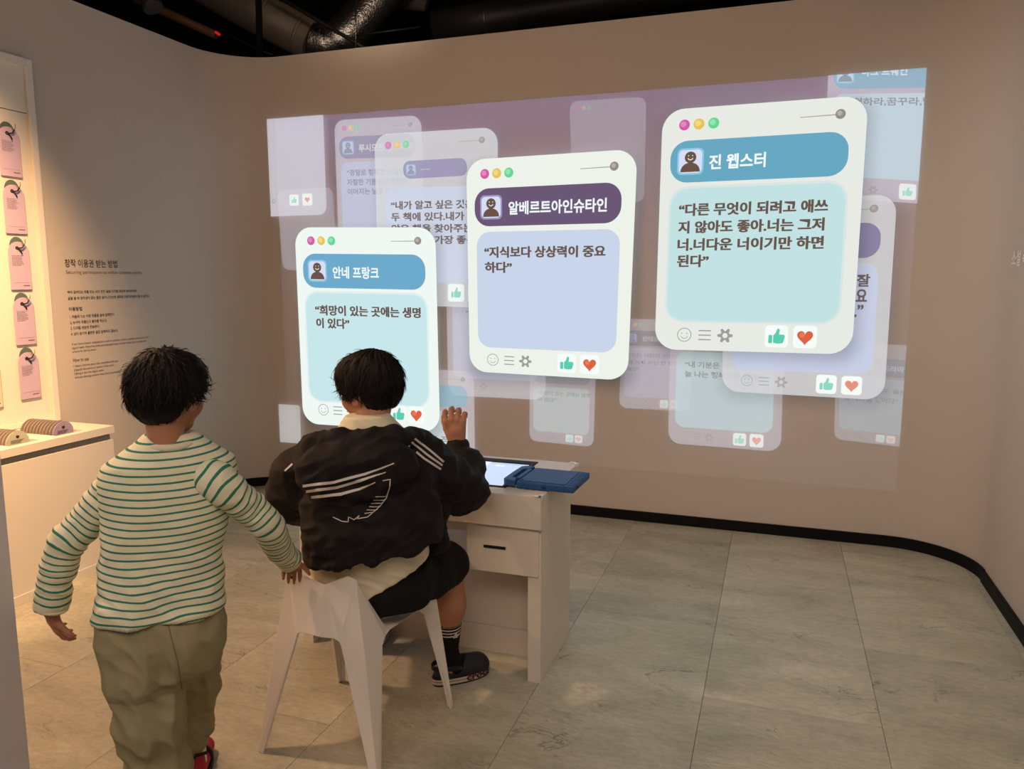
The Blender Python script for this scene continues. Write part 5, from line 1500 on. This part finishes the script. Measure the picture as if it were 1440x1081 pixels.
# jacket: one shell with hood and sleeves
fJ = Field((-1.90, 1.88, 0.50), (-0.75, 2.95, 1.12), 0.0050)
rows = []
for y, c, hw, th, df in ((606, 520, 34, .06, 0.0), (616, 520, 60, .08, 0.0), (632, 520, 84, .105, 0.0), (660, 520, 92, .125, -0.01), (700, 522, 93, .142, -0.01), (745, 526, 94, .150, -0.005), (775, 524, 90, .152, 0.0), (797, 521, 86, .150, 0.0)):
    p = px(c, y, DB+df); rows.append((p[2], p[0], p[1], hw*DB/F, th))
fJ.loft(rows, b_r, b_f, 0.02, 2.4)
fJ.cut(px(520, 770, DB), nrm(np.array((0, 0, -1.0))+b_r*0.17))

fJ.chain([px(452, 645, DB+0.01), px(428, 668, DB+0.03), px(415, 695, DB+0.09), px(428, 708, DB+0.17), px(462, 694, DB+0.32)], [0.078, 0.088, 0.078, 0.066, 0.034], 0.025)
fJ.chain([px(586, 640, DB+0.02), px(612, 658, DB+0.08), px(645, 686, DB+0.20), px(656, 690, DB+0.24)], [0.074, 0.078, 0.076, 0.070], 0.025)
fJ.chain([px(656, 688, DB+0.24), px(654, 655, DB+0.28), px(645, 640, DB+0.305)], [0.070, 0.056, 0.036], 0.012)
fJ.chain([px(645, 640, DB+0.305), px(643, 626, DB+0.315)], [0.036, 0.033], 0.006)
fJ.cut(px(643, 620, DB+0.32), (0, 0, 1), px(643, 620, DB+0.32)-0.09, px(643, 620, DB+0.32)+0.09)
# right front panel falling over the lap
fJ.chain([px(606, 700, DB+0.12), px(610, 760, DB+0.14)], [0.05, 0.045], 0.03)
# hood lying on the back
fJ.ell(px(502, 662, DB-0.135), (0.185, 0.062, 0.098), np.array([nrm(b_r+np.array((0, 0, 0.12))), b_f, nrm(np.cross(nrm(b_r+np.array((0, 0, 0.12))), b_f))]), 0.022)
rim = [px(432, 640, DB-0.02), px(446, 626, DB-0.09), px(480, 621, DB-0.12), px(520, 619, DB-0.125), px(556, 614, DB-0.10), px(580, 616, DB-0.03), px(588, 626, DB+0.05)]
fJ.chain(rim, [0.024, 0.028, 0.030, 0.030, 0.030, 0.024, 0.018], 0.018)
fJ.ell(px(520, 588, DB+0.03), (0.085, 0.085, 0.052), None, 0.01, 'sub')
def dJ(p):
    q = Vector((p.dot(Vector(b_r)), p.dot(Vector(b_f)), p.z))
    v = 0.013*(1-2.3*abs(noise.noise(Vector((q.x*7+q.z*6, q.y*5, q.z*9-q.x*3)))))
    v += 0.007*(1-2.3*abs(noise.noise(Vector((q.x*17-q.z*8, q.y*9, q.z*22+4)))))
    if p.z < 0.72: v += 0.005*noise.noise(Vector((q.x*60, q.y*60, q.z*6)))*(1 if p.z < 0.66 else 0.5)
    return v-0.003
jacket = build('jacket', fJ, mt_jacket, childB, dJ, None, 1)
bj = bvh_of(jacket)
def cj(x, y): return (370+x/3.003, 470+y/3.003)
L3 = []
for pts in ([(168, 640), (300, 624), (430, 590), (553, 545)], [(182, 663), (310, 646), (420, 614), (518, 582)], [(198, 688), (330, 674), (405, 654), (474, 624)]):
    L3.append(([cj(*p) for p in pts], [1.9, 2.0, 1.8, 0.7]))
hs = decals('hood_stripe', bj, L3, mt_print_highlight, jacket); hs['label'] = 'three pale curved stripes on the hood'
L4 = [([cj(*p) for p in pts], 1.45) for pts in ([(640, 440), (700, 487), (762, 538)], [(627, 455), (690, 507), (756, 553)], [(613, 470), (680, 525), (750, 570)])]
s4 = decals('sleeve_stripe_and_highlight', bj, L4, mt_print_highlight, jacket); s4['label'] = 'three pale stripes over the right shoulder'
decals('sleeve_stripe_and_highlight', bj, [([cj(*p) for p in ((92, 577), (124, 548))], 1.2)], mt_print_highlight, jacket)  # painted highlight on the left shoulder, drawn in the pale print colour
L5 = [([cj(*p) for p in pts], 0.62) for pts in ([(295, 770), (335, 790), (360, 792), (362, 770), (385, 782), (407, 764), (398, 778), (440, 772), (466, 750), (428, 756)],
     [(505, 618), (537, 612), (533, 650), (520, 683), (474, 685)], [(521, 689), (511, 699), (466, 699)], [(508, 708), (498, 712), (456, 713)], [(497, 722), (486, 727), (448, 727)], [(484, 737), (476, 741), (438, 741)],
     [(537, 612), (535, 640), (520, 690), (495, 724), (466, 750)])]
s5 = decals('emblem', bj, L5, mt_print_highlight, jacket); s5['label'] = 'thin pale outline of a three-leaf emblem below the hood'
# neck label of the undershirt
# socks
mt_sockb = stripe_mat('banded_black_sock', (17, 17, 19), (206, 198, 192), 0.0125, 0.0052, offset=0.004, once=(-0.0, 0.040), bump=0.15)
def sock(an, kn, parent=childB):
    an = np.array(an); kn = np.array(kn); dr = nrm(kn-an)
    top = an+dr*0.135
    f = Field(an-np.array((0.09, 0.09, 0.1)), an+np.array((0.12, 0.12, 0.22)), 0.004)
    g0 = an*np.array((1, 1, 0)); ft = fdB if an[0] > -1.3 else fdL
    f.chain([g0+ft*0.12+np.array((0, 0, 0.045)), g0+ft*0.03+np.array((0, 0, 0.055)), an, top+dr*0.03], [0.033, 0.040, 0.0415, 0.0545], 0.015)
    f.cut(top, dr)
    return build('sock', f, mt_sockb, parent, None, lambda P: (top-P)@dr-0.006, 1), top
sk, tp0 = sock(aRB, px(631, 850, DB+0.36)); sock(aLB, kLB)
bs = bvh_of(sk)
cs = lambda x, y: (590+x/8.318, 850+y/8.318)
s6 = decals('emblem', bs, [([cs(350, 378), (cs(385, 368))], [0.9, 0.5]), ([cs(385, 368), cs(400, 380)], 0.7), ([cs(410, 360), cs(430, 335), cs(437, 362)], [1.1, 0.8, 0.9]), ([cs(410, 362), cs(437, 364)], 1.5), ([cs(440, 362), cs(468, 332)], [1.2, 0.6]), ([cs(392, 388), cs(445, 376)], 0.6)], mt_print_highlight, sk, step=1.0)

# clogs
def clog(an, dr, word=True):
    an = np.array(an); dr = np.array(dr); rr = np.array((dr[1], -dr[0], 0)); g = np.array((an[0], an[1], 0.0))-dr*0.055
    LN = 0.225
    def outline(z, grow=0.0, n=40):
        o = []
        for i in range(n):
            t = 2*PI*i/n; s = math.sin(t); y = LN/2+(LN/2+grow)*s
            w = (0.034+0.012*(y/LN))+grow
            o.append(Vector(g+dr*y+rr*w*math.copysign(abs(math.cos(t))**0.75, math.cos(t))+np.array((0, 0, z+0.010*max(0, (y/LN-0.75))*2))))
        return o
    f = Field(g-np.array((0.2, 0.2, 0.0)), g+np.array((0.3, 0.3, 0.16)), 0.004)
    c0 = g+np.array((0, 0, 0.038))
    f.cone(c0+dr*0.045, c0+dr*0.180, 0.040, 0.046, 0.01, (0, 0, 1), 1.25)
    f.cone(c0+dr*0.120+np.array((0, 0, .014)), c0+dr*0.178+np.array((0, 0, .008)), 0.042, 0.040, 0.02, (0, 0, 1), 1.0)
    f.cone(c0+dr*0.050+np.array((0, 0, .05)), c0+dr*0.085+np.array((0, 0, .06)), 0.042, 0.042, 0.008, op='sub')
    f.cut((0, 0, 0.028), (0, 0, -1))
    up_ = build('clog', f, mt_clog, childB, smooth_it=1)
    for z, hgt, m_, gr in ((0.0, 0.007, mt_clog, 0.001), (0.0072, 0.0095, mt_sole, 0.003), (0.0168, 0.0018, mt_redline, 0.0035), (0.0187, 0.0085, mt_sole, 0.003), (0.0273, 0.0016, mt_redline, 0.0035), (0.029, 0.006, mt_clog, 0.001)):
        bm = bmesh.new(); prism(bm, outline(z, gr), (0, 0, hgt)); from_bm('sole', bm, m_, up_)
    # heel strap
    bm = bmesh.new()
    pts = [Vector(c0+dr*(0.100-0.105*math.cos(t))+rr*0.045*math.sin(t)*1.0+np.array((0, 0, 0.030+0.004*math.cos(t)))) for t in [-1.45+2.9*i/20 for i in range(21)]]
    prev = None
    for p in pts:
        q = [bm.verts.new(p+Vector((0, 0, dz_))+Vector(rr)*o_) for dz_, o_ in ((-0.009, -0.0015), (0.009, -0.0015), (0.009, 0.0015), (-0.009, 0.0015))]
        if prev:
            for k in range(4): bm.faces.new((prev[k], prev[(k+1) % 4], q[(k+1) % 4], q[k]))
        prev = q
    from_bm('heel_strap', bm, mt_clog, up_)
    for sd in (-1, 1):
        bm = bmesh.new(); c = Vector(c0+dr*0.090+rr*sd*0.046+np.array((0, 0, 0.031)))
        tube(bm, [c, c+Vector(rr)*sd*0.004], 0.006, 10); from_bm('rivet', bm, mt_redline, up_)
    # vent holes on the toe
    bt = bvh_of(up_)
    for a_, b_ in ((0.10, -0.02), (0.10, 0.0), (0.10, 0.02), (0.125, -0.025), (0.125, 0.008), (0.125, 0.028), (0.15, -0.02), (0.15, 0.005), (0.15, 0.025), (0.172, -0.012), (0.172, 0.012)):
        o_ = Vector(c0+dr*a_+rr*b_+np.array((0, 0, 0.15)))
        h, nn, i_, dd_ = bt.ray_cast(o_, Vector((0, 0, -1)), 0.2)
        if h is None: continue
        u = nn.orthogonal().normalized(); w = nn.cross(u)
        bm = bmesh.new(); bm.faces.new([bm.verts.new(h+nn*0.0012+(u*math.cos(2*PI*k/10)+w*math.sin(2*PI*k/10))*0.0042) for k in range(10)])
        from_bm('vent_hole', bm, mt_slot, up_)
    h, nn, i_, dd_ = bt.ray_cast(Vector(c0+dr*0.118-rr*0.006+np.array((0, 0, 0.15))), Vector((0, 0, -1)), 0.2)
    if h is not None:
        bm = bmesh.new(); box(bm, (-0.009, -0.006, 0), (0.009, 0.006, 0.005), 0.001); bmesh.ops.transform(bm, matrix=Matrix.Translation(h) @ nn.to_track_quat('Z', 'Y').to_matrix().to_4x4(), verts=bm.verts)
        from_bm('charm', bm, mt_yellow, up_)
    if word:
        ol = outline(0.0, 0.0042, 160)
        # walk the outer side from heel to toe on the side facing the photographer
        side = [p for p in ol if (p-Vector(g)).dot(Vector(rr)) > 0]
        side.sort(key=lambda p: (p-Vector(g)).dot(Vector(dr)))
        acc = [0]
        for a_, b_ in zip(side, side[1:]): acc.append(acc[-1]+(b_-a_).length)
        V, Fc, lo, hi = text_mesh('crocs', 0.035)
        W = 0.105; s0 = acc[-1]*0.50
        vs = []
        for p in V:
            s_ = s0+(p[0]-lo[0])/(hi[0]-lo[0])*W
            i_ = min(len(acc)-2, max(0, int(np.searchsorted(acc, s_))-1)); t_ = (s_-acc[i_])/max(1e-6, acc[i_+1]-acc[i_])
            b_ = side[i_].lerp(side[i_+1], min(1, t_)); vs.append((b_.x, b_.y, 0.0085+b_.z+(p[1]-lo[1])/(hi[1]-lo[1])*0.019))
        pyd('lettering', vs, Fc, mt_redline, up_)
    return up_
clog(aRB, fdB)
clog(aLB, fdL, False)
